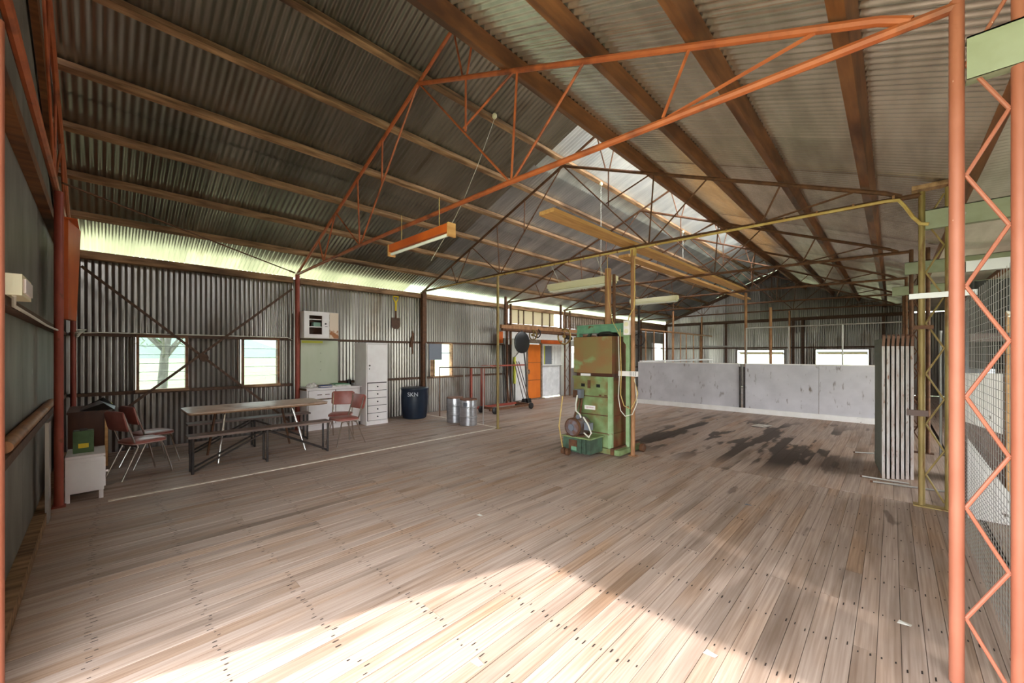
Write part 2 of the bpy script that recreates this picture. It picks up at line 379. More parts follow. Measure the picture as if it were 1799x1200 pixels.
for i in range(45):
    x = 3.02+(i+.5)*P2; cut = random.choice([7.9, 8.4, 8.9, 9.4, 9.9])
    board(x, P2, 6.03, cut); board(x, P2, cut, 12.4)
rest = MB()
for i in range(32):
    x = (i+.5)*.094; rest.box(x-.0445, x+.0445, 6.03, 21.9, -.022, random.uniform(-.002, 0))
for i in range(45):
    x = 3.02+(i+.5)*P2; rest.box(x-P2/2+.003, x+P2/2-.003, 12.41, 21.9, -.022, random.uniform(-.002, 0))
for i in range(28):
    x = 9.8+(i+.5)*.15; rest.box(x-.072, x+.072, -.45, 21.9, -.022, random.uniform(-.002, 0))
ro = rest.build('floor_boards', 'floor', fl); ro['kind'] = 'stuff'
no = nails.build('nail_stains', 'nail', fl); no['kind'] = 'stuff'
B(-.1, 14.0, -.45, 22.0, -.12, -.024).build('subfloor', 'subfloor', fl)
B(2.98, 3.03, .05, 5.95, 0, .007).build('floor_strip', 'strip', fl)
B(.3, 2.98, 5.94, 5.985, 0, .007).build('floor_strip', 'strip', fl)

# ================================================================== roof
ce = struct('ceiling')
# left slope, two sheet lengths, old up to the second truss and newer beyond
def slope_sheet(xa, xb, zf, dz):
    return lambda u, v, h: (xa+(xb-xa)*v, u, zf(xa+(xb-xa)*v)+dz+h)
cache = {}
def roof_sheets(tagname, y0, y1, xa, xb, zf, dz, mat, per=6):
    k = 0; y = y0
    while y < y1-.02:
        wd = min(.762, y1-y)
        key = (tagname, round(wd, 3), mat)
        if key not in cache:
            me = corr(0, wd+.03, 0., 1., slope_sheet(xa, xb, zf, dz), per).mesh('roof_sheet'); me.materials.append(MAT[mat])
            for p in me.polygons: p.use_smooth = True
            cache[key] = me
        inst(cache[key], 'roof_sheet', ce, Matrix.Translation((0, y, .002*(k % 2)))); y += wd; k += 1
YB = 6.096-.45
roof_sheets('La', -.45, YB, -.34, 2.62, zL, 0, 'roof_old', 8)
roof_sheets('Lb', -.45, YB, 2.45, 6.27, zL, .012, 'roof_old', 8)
roof_sheets('Lc', YB, 22.05, -.34, 2.62, zL, 0, 'roof_new')
roof_sheets('Ld', YB, 22.05, 2.45, 4.3, zL, .012, 'roof_new')
roof_sheets('Le', YB, 15.5, 4.2, 5.97, zL, .024, 'roof_lit')
roof_sheets('Lf', 15.5, 22.05, 4.2, 6.27, zL, .024, 'roof_lit')
roof_sheets('R', -.45, 22.05, 6.22, 9.82, zR, 0, 'roof_right', 8)
roof_sheets('lean', -.45, 22.05, 9.72, 14.0, lambda x: 3.27-.04*(x-9.72), 0, 'lean_roof_lit', 6)
# upstand closing the clerestory above the first bays
sheets(ce, -.45, YB, 4.70, 5.90, lambda u, v, h: (6.22+h, u, v), 'roof_old', 'roof_sheet')
sheets(ce, 15.5, 22.05, 4.70, 5.90, lambda u, v, h: (6.22+h, u, v), 'roof_old', 'roof_sheet')
def purlin(x, zf, a, b, mat, y0=-.4, y1=21.95, segs=1):
    z = zf(x)-.012-b/2
    t = math.atan(.4)*(1 if zf is zL else -1)
    up = (-math.sin(t), 0, math.cos(t))
    L = (y1-y0)/segs
    for k in range(segs):
        MB().bar((x, y0+k*L, z), (x, y0+(k+1)*L-.004, z), a, b, up).build('purlin', mat, ce)
for x in (.64, 1.44, 2.225, 3.01, 3.86, 4.69): purlin(x, zL, .075, .085, 'timber', segs=4)
purlin(5.6, zL, .075, .085, 'timber', segs=4)
purlin(6.33, zR, .11, .15, 'timber_dark', segs=3)
for x in (7.3, 8.15, 8.95): purlin(x, zR, .085, .125, 'timber_dark', segs=3)
purlin(9.7, zR, .07, .1, 'timber_dark', segs=2)
for x in (10.6, 11.6, 12.6): B(x-.04, x+.04, -.4, 21.9, 3.09, 3.17).build('purlin', 'timber_dark', ce)

# ================================================================== trusses
def make_truss(name, mat, webmat, full=True):
    """pipe truss in the plane y=0, spanning x 0..9.38, apex 4.69"""
    t = thing(name, 'x', 'truss', world=False)
    ap = (4.69, 0, 5.13)
    T([(.03, 0, 3.27), ap], .026).build('top_chord', mat, t, True)
    T([ap, (9.1, 0, 3.37), (9.22, 0, 3.30)], .026).build('top_chord', mat, t, True)
    T([(.03, 0, 3.28), (3.04, 0, 3.34), (6.34, 0, 3.34), (9.38, 0, 3.28)], .027).build('tie', mat, t, True)
    T([ap, (6.0, 0, 5.66)], .022).build('rafter_extension', mat, t, True)
    def c(x): return 3.27+.4*x if x < 4.69 else 5.146-.4*(x-4.69)
    webs = [((4.66,5.11),(3.04,3.36)), ((4.72,5.11),(6.34,3.36)), ((2.92,c(2.92)),(3.0,3.36)), ((2.07,c(2.07)),(2.98,3.36)),
            ((2.05,c(2.05)),(1.52,3.33)), ((1.28,c(1.28)),(1.5,3.33)), ((3.74,c(3.74)),(3.72,4.1)),
            ((6.46,c(6.46)),(6.38,3.36)), ((6.44,c(6.44)),(5.62,4.18)), ((7.26,c(7.26)),(6.42,3.36)), ((8.13,c(8.13)),(7.93,3.34)),
            ((8.88,c(8.88)),(7.97,3.33)), ((5.43,5.42),(5.6,4.79)), ((5.9,5.6),(5.68,4.74)), ((5.66,4.76),(5.66,4.13))]
    if not full: webs = webs[:12]
    for a, b in webs: T([(a[0],0,a[1]), (b[0],0,b[1])], .0125, 6).build('web', webmat, t, True)
    return t
tr1 = make_truss('roof_truss', 'truss_orange', 'truss_orange')
tr1.location = (0, TY[1], 0); tr1['label'] = 'red oxide pipe truss nearest the camera, above the orange lattice column'; tr1['group'] = 'roof trusses'
tr2 = make_truss('roof_truss', 'rust', 'rust')
tr2.location = (0, TY[2], 0); tr2['label'] = 'rusty brown pipe truss carrying the yellowed conduit on its tie'; tr2['group'] = 'roof trusses'
dup(tr1, (0, TY[0]+.02, 0), 0, 'red pipe truss against the near gable wall at far left')
for k, lab in ((3, 'rusty pipe truss above the orange door, third one down the shed'), (4, 'rusty pipe truss over the white pen partition'),
               (5, 'rusty pipe truss in the first bay behind the white partition'), (6, 'rusty pipe truss closest to the far gable wall')):
    dup(tr2, (0, TY[k], 0), 0, lab)

t = thing('brace_rod', 'thin rusty brace rod slanting under the roof at upper left', 'rod', (1.5, 1.3, 3.3))
T([(3.0, -.28, 3.36), (.12, 2.82, 3.3)], .011, 6).build('rod', 'rust', t, True); T([(.16, 2.78, 3.301), (.26, 2.67, 3.303)], .018, 8).build('turnbuckle', 'rust', t, True)
# ================================================================== left wall
wl = struct('wall_left')
PL = lambda u, v, h: (-.07+h, u, v)
def wall_col(y0, y1, gaps, top=3.2, mat='wall_sheet'):
    z = -.09
    for a, b in list(gaps)+[(top, None)]:
        if a > z+.01: sheets(wl, y0, y1, z, a, PL, mat)
        if b is not None: z = b
win = [(.40, 1.08), (1.89, 2.56), (6.36, 7.02)]
y = -.47
for a, b in win:
    wall_col(y, a, []); wall_col(a, b, [(.97, 1.90)]); y = b
wall_col(7.02, 9.3, [])
wall_col(9.3, 9.66, [(2.63, 3.2)]); wall_col(9.66, 11.02, [(-.09, 3.2)]); wall_col(11.02, 12.24, [(-.09, 3.2)])
wall_col(12.24, 12.84, [(2.6, 3.2)]); wall_col(12.84, 13.26, [(1.05, 1.9), (2.6, 3.2)])
wall_col(13.26, 20.3, [(2.75, 3.2)]); wall_col(20.3, 21.5, [(1.22, 2.18), (2.75, 3.2)]); wall_col(21.5, 21.95, [(2.75, 3.2)])
# girts (rails) and the top plate
for z, h in ((1.91, .05), (.955, .055)):
    for a, b in ((-.35, 2.8), (2.94, 5.94), (6.08, 9.14)):
        MB().box(-.055, .02, a, b, z-h/2, z+h/2).build('girt', 'girt', wl)
    MB().box(-.055, .02, 13.3, 21.9, z-h/2, z+h/2).build('girt', 'girt', wl)
for a, b in ((-.35, 2.8), (2.94, 5.94), (6.08, 9.14), (9.26, 12.3), (12.42, 21.9)):
    B(-.06, .07, a, b, 3.1, 3.22).build('top_plate', 'timber', wl)
T([(.035, -.2, 1.93), (.035, .0, 1.945), (.035, 2.7, 1.945), (.035, 2.79, 1.90)], .009, 6).build('conduit', 'cable_white', wl, True)
B(-.02, .02, 7.0, 7.3, 0.0, .03).build('skirting_pipe', 'strip', wl)
# cross bracing in the first bay: flat bars
for a, b in (((.055, -.22, 2.97), (.055, 2.72, .2)), ((.07, 2.78, 2.97), (.07, -.1, .36))):
    MB().bar(a, b, .012, .04, (0, .3, 1)).build('brace', 'girt', wl)
T([(.085, 1.3, 1.53), (.05, 1.3, 1.53)], .07, 16).build('brace_plate', 'girt', wl)
# white-painted and orange part of the wall around the door
for k in range(5):
    a = 9.68+k*.108
    MB().prism([(-.03, a, .02), (-.03, a+.105, .02), (-.03, a+.105, 1.50+.86*(a+.105-9.68)), (-.03, a, 1.50+.86*(a-9.68))], (.03, 0, 0)).build('weatherboard', 'white_old', wl)
B(-.03, .02, 9.6, 9.675, .6, 1.5).build('yellow_edge', 'yellow_green', wl, label='yellow-green painted edge board')
for a, b in ((9.05, 10.6), (10.61, 12.0), (12.01, 13.2)): B(-.06, .0, a, b, 2.12, 2.42).build('fascia_board', 'white_old', wl)
B(-.06, -.01, 11.06, 12.3, 1.97, 2.11).build('lintel', 'orange_steel', wl, label='rust-orange lintel board')
B(-.06, -.01, 10.22, 11.02, 1.99, 2.11).build('lintel', 'timber_grey', wl)
B(-.06, -.0, 9.3, 12.3, 2.43, 2.62).build('lintel', 'timber', wl)
sheets(wl, 11.08, 12.24, .03, 1.17, PL, 'white_sheet')
B(-.06, .02, 11.06, 12.26, 1.17, 1.22).build('sill', 'white_old', wl)
B(-.06, -.02, 11.06, 12.26, 1.90, 1.96).build('head_board', 'white_old', wl)
for a, b, m in ((11.06, 11.22, 'white_old'), (11.70, 11.86, 'white_old'), (11.87, 12.05, 'white_old'), (12.06, 12.26, 'white_old'), (11.23, 11.29, 'yellow_green')):
    B(-.06, -.03, a, b, 1.22, 1.90).build('upright_board', m, wl)
B(-.085, -.065, 11.2, 12.27, 1.15, 1.97).build('grey_pane', 'grey_panel', wl)
sheets(wl, 9.66, 10.24, -.05, 2.45, PL, 'wall_sheet'); sheets(wl, 10.24, 12.3, 1.96, 2.45, PL, 'wall_sheet')
# clerestory row of pale fibreglass panes over the door
ys = [9.42, 9.86, 10.12, 10.62, 11.12, 11.56, 12.04]
for a, b in zip(ys[:-1], ys[1:]): B(-.05, -.045, a+.006, (b-.006 if a != 11.56 else b-.2), 2.63, 3.1).build('pane', 'translucent', wl)
for a in (9.86, 10.12, 10.62, 11.12, 11.56): B(-.06, -.01, a-.02, a+.02, 2.62, 3.1).build('mullion', 'timber_grey', wl)
k = 12.4
while k < 15.4:
    B(-.055, -.045, k, k+.14, 2.6, 3.1).build('slat', 'timber_grey', wl); k += .155
B(-.06, 0, 15.4, 21.9, 2.75, 3.1).build('upper_board', 'timber_grey', wl)

def louvre(n, y0, y1, z0, z1, blades, board=False):
    w_ = struct('window_%d' % n)
    f = .035
    B(-.09, .03, y0-f, y0, z0-f, z1+f).build('window_frame', 'timber_dark', w_); B(-.09, .03, y1, y1+f, z0-f, z1+f).build('window_frame', 'timber_dark', w_)
    B(-.09, .03, y0, y1, z1, z1+f).build('window_frame', 'timber_dark', w_); B(-.10, .05, y0-.05, y1+.05, z0-f-.01, z0).build('window_sill', 'timber', w_)
    h = (z1-z0)/blades
    for i in range(blades):
        zc = z0+h*(i+.5)
        p = MB().bar((-.045, y0, zc), (-.045, y1, zc), .005, h*1.04, (.35, 0, 1)).build('louvre_blade', 'glass', w_)
        MB().bar((-.045+.16*h, y0, zc+h*.49), (-.045+.16*h, y1, zc+h*.49), .006, .008).build('blade_edge', 'glass_edge', p)
    return w_
louvre(1, .44, 1.045, .995, 1.885, 6); louvre(2, 1.935, 2.515, .995, 1.885, 5)
w3 = struct('window_3')
for a, b, c_, d_ in ((6.36, 6.40, .97, 1.9), (6.98, 7.02, .97, 1.9)): B(-.09, .03, a, b, c_, d_).build('window_frame', 'timber', w3)
B(-.1, .05, 6.33, 7.05, .945, .985).build('window_sill', 'timber', w3); B(-.09, .03, 6.4, 6.98, 1.88, 1.92).build('window_frame', 'timber', w3)
B(-.06, -.03, 6.4, 6.98, 1.62, 1.64).build('glazing_bar', 'black_steel', w3)
B(-.05, -.045, 6.4, 6.98, .985, 1.88).build('pane', 'glass_clear', w3)
w4 = struct('window_4'); B(-.05, -.045, 12.86, 13.24, 1.07, 1.88).build('pane', 'glass_clear', w4)
for a, b in ((12.83, 12.87), (13.23, 13.27)): B(-.09, .03, a, b, 1.05, 1.9).build('window_frame', 'white_old', w4)
B(-.09, .05, 12.83, 13.27, 1.03, 1.07).build('window_sill', 'white_old', w4)
w5 = struct('window_5'); B(-.05, -.045, 20.33, 21.47, 1.24, 2.16).build('pane', 'glass_clear', w5)
for a, b in ((20.28, 20.34), (21.46, 21.52)): B(-.09, .03, a, b, 1.2, 2.2).build('window_frame', 'white_old', w5)
B(-.09, .05, 20.28, 21.52, 1.18, 1.24).build('window_sill', 'white_old', w5); B(-.09, .03, 20.28, 21.52, 2.16, 2.2).build('window_frame', 'white_old', w5)
d1 = struct('door_1')
for k, (a, b) in enumerate(((.04, .67), (.685, 1.29), (1.305, 1.95))): B(-.04, 0, 10.30, 10.99, a, b).build('door_panel', 'orange_door', d1)
B(-.05, -.005, 10.30, 10.99, .04, 1.95).build('door_leaf', 'brown_wood', d1)
T([(0, 10.35, .98), (.05, 10.35, .98)], .02, 10).build('door_knob', 'chrome', d1, True); B(0, .012, 10.32, 10.38, .9, 1.06).build('lock_plate', 'chrome', d1)
for a, b in ((10.22, 10.29), (11.0, 11.07)): B(-.07, .03, a, b, 0, 1.99).build('door_frame', 'timber_grey', d1)
B(-.06, .12, 10.2, 11.1, 0, .035).build('threshold', 'timber_grey', d1)

# wall posts of the left side
def post(name, x, y, h, r, mat, lab, cat='post', group=None, base=True):
    t = thing(name, lab, cat, (x, y, 0), group)
    T([(x, y, .008), (x, y, h)], r, 14).build('pipe', mat, t, True)
    if base: B(x-.06, x+.06, y-.05, y+.05, 0, .01).build('base_plate', mat, t)
    return t
gp = 'wall posts on the left'
post('wall_post', .09, TY[0]+.05, 3.26, .032, 'red_oxide', 'dark red steel post in the dark corner of left and near walls', group=gp)
post('wall_post', .1, TY[1], 3.27, .045, 'red_oxide', 'red steel wall post between the second window and the white wall cabinet', group=gp)
t = thing('wall_post', 'dark timber-clad wall post behind the blue drum', 'post', (.1, 6.0, 0), gp)
B(.03, .15, 5.93, 6.05, 0, 3.26).build('post_body', 'rust', t); B(-.02, .03, 6.06, 6.12, 0, 3.1).build('cover_strip', 'galv_pipe', t)
T([(.17, 6.02, .7), (.17, 6.02, 1.9)], .015, 8).build('conduit', 'galv_pipe', t, True)
t = thing('wall_post', 'pair of dark upright steel bars left of the pale clerestory panes', 'post', (.1, 9.2, 0), gp)
for dx in (0, .14): B(.05, .11, 9.16+dx*1.2, 9.22+dx*1.2, 0, 3.26).build('upright', 'rust', t)
for yk, lab in ((12.35, 'rusty lattice wall post to the right of the orange door'),):
    t = thing('wall_post', lab, 'post', (.2, yk, 0), gp)
    for dy in (-.16, .16): T([(.2, yk+dy, 0), (.2, yk+dy, 3.26)], .035, 10).build('pipe', 'rust', t, True)
    for k in range(8): T([(.2, yk-.16*(-1)**k, .1+k*.38), (.2, yk+.16*(-1)**k, .1+(k+1)*.38)], .009, 5).build('lattice_bar', 'rust', t)
post('wall_post', .1, 15.5, 3.26, .05, 'rust', 'plain rusty wall post halfway between lattice wall post and far corner', group=gp)
post('wall_post', .1, 18.7, 3.26, .05, 'rust', 'plain rusty wall post nearest the bright window by the far corner', group=gp)
post('wall_post', .1, 21.8, 3.26, .06, 'rust', 'dark post in the far left corner of the shed', group=gp)

# ================================================================== near gable wall (left of the opening)
wn = struct('wall_near')
x = -.085
while x < 6.25:
    e = min(x+1.05, 6.28)
    MB().prism([(x+.001, -.46, 0), (e-.001, -.46, 0), (e-.004, -.46, zL(e)-.012), (x+.004, -.46, zL(x)-.012)], (0, .02, 0)).build('wall_sheet', 'gable_sheet', wn); x = e
for a in (6.28, 7.3, 8.3, 9.3):
    e = min(a+1.0, 9.8); f_ = (lambda q: zR(q)-.02)
    MB().prism([(a, -.46, 3.06), (e, -.46, 3.06), (e, -.46, f_(e)), (a, -.46, f_(a))], (0, .02, 0)).build('wall_sheet', 'gable_sheet', wn)
for z, b in ((1.9, .055), (.98, .06)):
    B(.05, 6.25, -.44, -.37, z-b/2, z+b/2).build('girt', 'girt', wn)
B(0, 11.4, -.44, -.36, 3.06, 3.16).build('lintel', 'timber_dark', wn)
MB().bar((.2, -.4, 3.14), (4.69, -.4, 4.94), .05, .16, (0,0,1)).build('raking_beam', 'timber_dark', wn)
B(.05, 6.25, -.44, -.36, 0, .1).build('bottom_plate', 'timber', wn)
B(11.4, 14, -.46, -.44, 0, 3.2).build('wall_sheet', 'gable_sheet', wn)

# ================================================================== far gable wall
wf = struct('wall_far')
PF = lambda u, v, h: (u, YF-h, v)
topf = lambda u: (zL(min(u, 6.05)) if u < 6.2 else zR(u))
sheets(wf, 0, 9.76, lambda u: 2.55, topf, PF, 'wall_sheet')
for a, b, g in ((0, 3.56, None), (3.56, 5.58, 1), (5.58, 6.67, None), (6.67, 8.49, 1), (8.49, 9.76, None)):
    if g: sheets(wf, a, b, 0., 1.1, PF, 'wall_sheet'); sheets(wf, a, b, 1.8, 2.56, PF, 'wall_sheet')
    else: sheets(wf, a, b, 0., 2.56, PF, 'wall_sheet')
sheets(wf, 9.76, 14, 0., 3.2, PF, 'wall_sheet')
B(0, 9.76, YF-.09, YF-.01, 3.12, 3.26).build('girt', 'girt', wf)
B(0, 9.76, YF-.07, YF-.01, 1.86, 1.93).build('girt', 'girt', wf)
B(.9, 3.4, YF-.1, YF-.01, 1.95, 2.02).build('shelf_board', 'galv_pipe', wf)
for x in (1.9, 3.1, 5.9, 6.25, 8.9): B(x-.05, x+.05, YF-.09, YF-.02, 0, 3.15).build('stud', 'girt', wf)
for a, b in (((.05, 3.32), (4.69, 5.16)), ((4.69, 5.16), (6.1, 5.72))): MB().bar((a[0], YF-.06, a[1]), (b[0], YF-.06, b[1]), .05, .16).build('rafter', 'girt', wf)
for n_, x0, x1 in ((6, 3.6, 5.54), (7, 6.71, 8.45)):
    w_ = struct('window_%d' % n_)
    for a, b, c_, d_ in ((x0-.04, x0, 1.08, 1.82), (x1, x1+.04, 1.08, 1.82), (x0, x1, 1.78, 1.82), (x0, x1, 1.08, 1.12)):
        B(a, b, YF-.05, YF+.03, c_, d_).build('window_frame', 'timber_grey', w_)
    MB().prism([(x0+.05, YF+.02, 1.68), (x1-.05, YF+.02, 1.68), (x1-.05, YF+.38, 1.58), (x0+.05, YF+.38, 1.58)], (0, 0, .02)).build('awning_flap', 'timber_grey', w_)
    for x in (x0+.04, x1-.04): B(x-.01, x+.01, YF+.02, YF+.04, 1.3, 1.7).build('stay', 'black_steel', w_)

# right-hand wall of the lean-to: an unseen door opening is added to light the partition
wr = struct('wall_right')
PR = lambda u, v, h: (13.95-h, u, v)
sheets(wr, 11.6, 21.95, 0., 3.1, PR, 'wall_sheet')
sheets(wr, -.45, 6.4, 0., 3.1, PR, 'wall_sheet')
B(13.86, 13.93, 6.3, 11.7, 2.95, 3.1).build('lintel', 'timber_dark', wr)
B(13.88, 13.98, 6.3, 6.42, 0, 3.0).build('door_post', 'timber_dark', wr)

# ================================================================== lattice columns on the right
def lattice(yk, mat, lab, base=True):
    t = thing('lattice_column', lab, 'column', (9.375, yk, 0), 'lattice columns on the right')
    T([(9.375, yk, .012), (9.375, yk, 3.31)], .0265, 18).build('pipe', mat, t, True)
    T([(9.565, yk, .012), (9.565, yk, 3.31)], .0265, 18).build('pipe', mat, t, True)
    z = .07; k = 0
    while z < 3.2:
        a, b = (9.405, 9.535) if k % 2 else (9.535, 9.405)
        T([(a, yk, z), (b, yk, z+.265)], .0085, 8).build('lattice_bar', mat, t, True); z += .265; k += 1
    if base: B(9.31, 9.63, yk-.06, yk+.06, 0, .012).build('base_plate', mat, t)
    return t
lattice(TY[1], 'oxide_lit', 'bright orange lattice column of two pipes nearest the camera', False)
lattice(TY[2], 'olive_pipe', 'olive-coloured lattice column beside the stacked white gates')
lattice(TY[3], 'rust', 'dark rusty lattice column behind the stacked white gates')
lattice(TY[4], 'rust', 'dark rusty lattice column at the right end of the white partition')
lattice(TY[5], 'rust', 'dark rusty lattice column in the bay behind the white partition')
def cbeam(yk, x0, lab):
    t = thing('lean_to_beam', lab, 'beam', (x0, yk+.04, 2.92), 'sage green lean-to beams')
    y0 = yk+.03
    B(x0, 13.9, y0, y0+.008, 2.9, 3.1).build('web_plate', 'sage', t)
    B(x0, 13.9, y0, y0+.07, 3.092, 3.1).build('flange', 'sage', t); B(x0, 13.9, y0-.002, y0+.07, 2.9, 2.908).build('flange', 'sage', t)
    T([(x0+.27, y0-.012, 3.0), (x0+.27, y0, 3.0)], .012, 8).build('bolt', 'galv_pipe', t)
cbeam(TY[1]-.06, 9.405, 'sage green steel beam crossing the orange lattice column at top right')
cbeam(TY[2]-.07, 9.40, 'sage green steel beam on the olive lattice column with the conduit end')
cbeam(TY[3]-.07, 9.3, 'short-looking sage green beam seen behind the olive column')
cbeam(TY[4]-.07, 9.15, 'distant sage green beam above the stacked white gates')
t = thing('steel_bracket', 'grey flat bar bracketed across the olive lattice column', 'bracket', (9.3, TY[2], 2.2))
B(9.28, 9.75, TY[2]-.06, TY[2]-.03, 2.18, 2.235).build('flat_bar', 'galv_pipe', t)
t = thing('pipe_clamp', 'rusty clamp plate round the olive column at head height', 'clamp', (9.35, TY[2], 1.87))
B(9.31, 9.46, TY[2]-.045, TY[2]-.03, 1.86, 1.9).build('plate', 'rust', t)
t = thing('timber_cleat', 'small brown timber cleat on the olive column at knee height', 'cleat', (9.3, TY[2], .98))
B(9.26, 9.42, TY[2]-.07, TY[2]-.032, .95, 1.01).build('cleat_body', 'brown_wood', t)

# wire mesh partition between the first two columns
t = thing('mesh_panel', 'galvanised wire mesh panel standing behind the orange lattice column', 'mesh', (9.6, 3.0, 0))
mv = MB(); mh = MB()
k = 2.95
while k < 5.97: mv.tube([(9.6, k, .03), (9.6, k, 2.08+random.uniform(-.004, .004))], .0017, 4); k += .078
z = .06
while z < 2.05: mh.tube([(9.604, 2.93, z), (9.604, 5.97, z)], .0015, 4); z += .03 if z < .75 else .053
o = mv.build('vertical_wires', 'wire', t); o['kind'] = 'stuff'
o = mh.build('horizontal_wires', 'wire', t); o['kind'] = 'stuff'
T([(9.595, 3.15, 1.80), (9.57, 3.17, 1.815), (9.575, 3.23, 1.82), (9.59, 3.24, 1.80), (9.575, 3.17, 1.79)], .004, 6).build('hook', 'cable_white', t, True)
# white boards behind the mesh
t = thing('white_bin', 'white-painted boarded bin behind the wire mesh', 'bin', (10.0, 5.85, 0))
for k in range(7):
    a = 9.68+k*.085
    MB().prism([(a, 5.84, .01), (a+.083, 5.84, .01), (a+.083, 5.84, .78-1.85*(a+.083-9.68) if a < 9.9 else .3), (a, 5.84, .78-1.85*(a-9.68) if a < 9.9 else .3)], (0, .03, 0)).build('board', 'white_old', t)
for k in range(4):
    a = 9.68+k*.06
    MB().prism([(a, 6.02, .92-.4*(a-9.68)), (a+.058, 6.02, .92-.4*(a+.058-9.68)), (a+.058, 6.02, 1.41), (a, 6.02, 1.41)], (0, .03, 0)).build('board', 'white_old', t)
B(9.68, 10.4, 6.06, 6.09, 0, 1.38).build('back_board', 'brown_wood', t)
t = thing('timber_stud', 'pale timber stud standing behind the mesh at the right edge', 'stud', (9.95, 5.9, 0))
B(9.93, 10.02, 5.95, 6.0, 0, 2.0).build('stud_body', 'timber_pale', t); B(9.7, 10.3, 5.9, 5.95, 1.72, 1.8).build('rail', 'brown_wood', t)
t = thing('shade_partition', 'added sheet partition coloured dark for the lean-to shade behind the mesh', 'partition', (9.8, 6.2, 0))
sheets(t, 10.05, 13.9, 0.02, 2.35, lambda u, v, h: (u-9.8+9.8, 6.22-h, v), 'shade_sheet', 'sheet')
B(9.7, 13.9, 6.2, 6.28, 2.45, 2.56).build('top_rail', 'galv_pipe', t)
sheets(t, 9.72, 10.05, 1.45, 2.35, lambda u, v, h: (u, 6.22-h, v), 'shade_sheet', 'sheet')
# grey tank behind the olive column
t = thing('grey_tank', 'narrow grey galvanised tank standing behind the olive lattice column', 'tank', (9.85, 7.6, 0))
MB().lathe([(.2, .02), (.21, .04), (.21, 1.85), (.2, 1.87), (.05, 1.92)], (9.85, 7.6, 0), 20).build('tank_body', 'tank', t, True)
T([(9.64, 7.5, .3), (9.6, 7.48, .3), (9.6, 7.48, 1.9)], .014, 8).build('side_pipe', 'galv_pipe', t, True)

# ================================================================== internal posts
gi = 'internal pipe posts'
post('pipe_post', 3.05, 5.9, 3.27, .028, 'olive_pipe', 'olive-brown pipe post at the corner of the white floor lines', group=gi)
p = post('pipe_post', 6.21, 5.80, 3.24, .034, 'brown_pipe', 'brown pipe post right beside the green wool press', group=gi)
B(6.18, 6.25, 5.77, 5.84, 3.14, 3.26).build('top_cap', 'cable_yellow', p)
for x, yk, h, lab in ((6.22, 12.42, 3.3, 'brown pipe post in the gap of the white partition'), (2.98, 15.5, 3.27, 'tall thin post behind the left half of the white partition'),
                      (2.98, 18.7, 3.27, 'tall thin post far behind the partition, near the far window'), (6.8, 12.45, 2.85, 'rusty pole rising behind the right half of the partition'),
                      (6.25, 18.7, 3.3, 'rusty post far behind the partition between the two far windows')):
    post('pipe_post', x, yk, h, .035, 'brown_pipe', lab, group=gi)
post('gable_post', 2.86, -.31, 3.3, .036, 'red_oxide', 'red pipe post in the near wall beside the white bedside cabinet')
post('jamb_post', 6.33, -.325, 3.06, .03, 'oxide_lit', 'orange pipe at the extreme left edge of the picture')

# conduit along the second truss
t = thing('roof_conduit', 'yellowed conduit strapped along the tie of the second truss', 'conduit', (.7, 5.9, 3.3))
pts = [(.68, 5.96, 3.29), (3.04, 5.955, 3.3), (6.2, 5.955, 3.3), (9.1, 5.95, 3.27), (9.2, 5.93, 3.25), (9.25, 5.91, 3.16), (9.31, 5.9, 3.03), (9.36, 5.88, 2.95), (9.42, 5.87, 2.93)]
T(pts, .017, 8).build('pipe', 'cable_yellow', t, True)
for k in range(26):
    x = .9+k*.33; T([(x, 5.957, 3.298), (x+.02, 5.957, 3.298)], .0215, 8).build('clip', 'brown_pipe', t)
T([(6.235, 5.80, 3.2), (6.245, 5.79, 2.6), (6.24, 5.78, 2.32), (6.17, 5.76, 2.2), (6.15, 5.75, 2.1)], .009, 6).build('down_cable', 'cable_yellow', t, True)
t = thing('timber_packer', 'splintered timber packer on top of the olive lattice column', 'packer', (9.4, 6.0, 3.32))
B(9.3, 9.62, 5.94, 6.06, 3.325, 3.37).build('packer_block', 'timber', t)

# ================================================================== lights, boards and cords under the roof
def batten(x0, x1, y_, z_, depth, lab, side, diff=True):
    t = thing('fluorescent_light', lab, 'light', ((x0+x1)/2, y_, z_), 'fluorescent battens')
    B(x0, x1, y_-depth/2, y_+depth/2, z_, z_+.09).build('housing', side, t)
    if diff:
        B(x0+.02, x1-.02, y_-depth/2+.01, y_+depth/2-.01, z_-.035, z_).build('diffuser', 'lamp_white', t)
        for s_ in (-.25, .25): T([(x0+.03, y_+s_*depth, z_-.05), (x1-.03, y_+s_*depth, z_-.05)], .014, 8).build('tube', 'tube', t, True)
    else:
        T([(x0+.04, y_-.02, z_-.03), (x1-.04, y_-.02, z_-.03)], .019, 10).build('tube', 'tube', t, True)
        for x in (x0, x1): B(x-.012, x+.012, y_-depth/2-.005, y_+depth/2+.005, z_-.055, z_+.095).build('end_plate', 'timber_pale', t)
    return t
t = batten(4.45, 5.72, 2.62, 2.92, .09, 'orange-sided fluorescent batten hanging by chains in the left middle', 'orange_steel', False)
for x in (4.7, 5.5): T([(x, 2.62, 3.01), (x, 2.62, 3.35)], .004, 5).build('chain', 'cable_yellow', t)
t = batten(4.17, 5.62, 6.3, 2.90, .22, 'wide cream fluorescent fitting behind the press flue', 'lamp_white')
for x in (4.4, 5.4): T([(x, 6.3, 2.99), (x, 6.02, 3.33)], .004, 5).build('chain', 'wire', t)
t = batten(4.3, 5.5, 9.45, 2.90, .14, 'narrow cream fluorescent fitting right of the brown pipe post', 'lamp_white')
for x in (4.5, 5.3): T([(x, 9.45, 2.99), (x, 9.22, 3.33)], .004, 5).build('chain', 'wire', t)
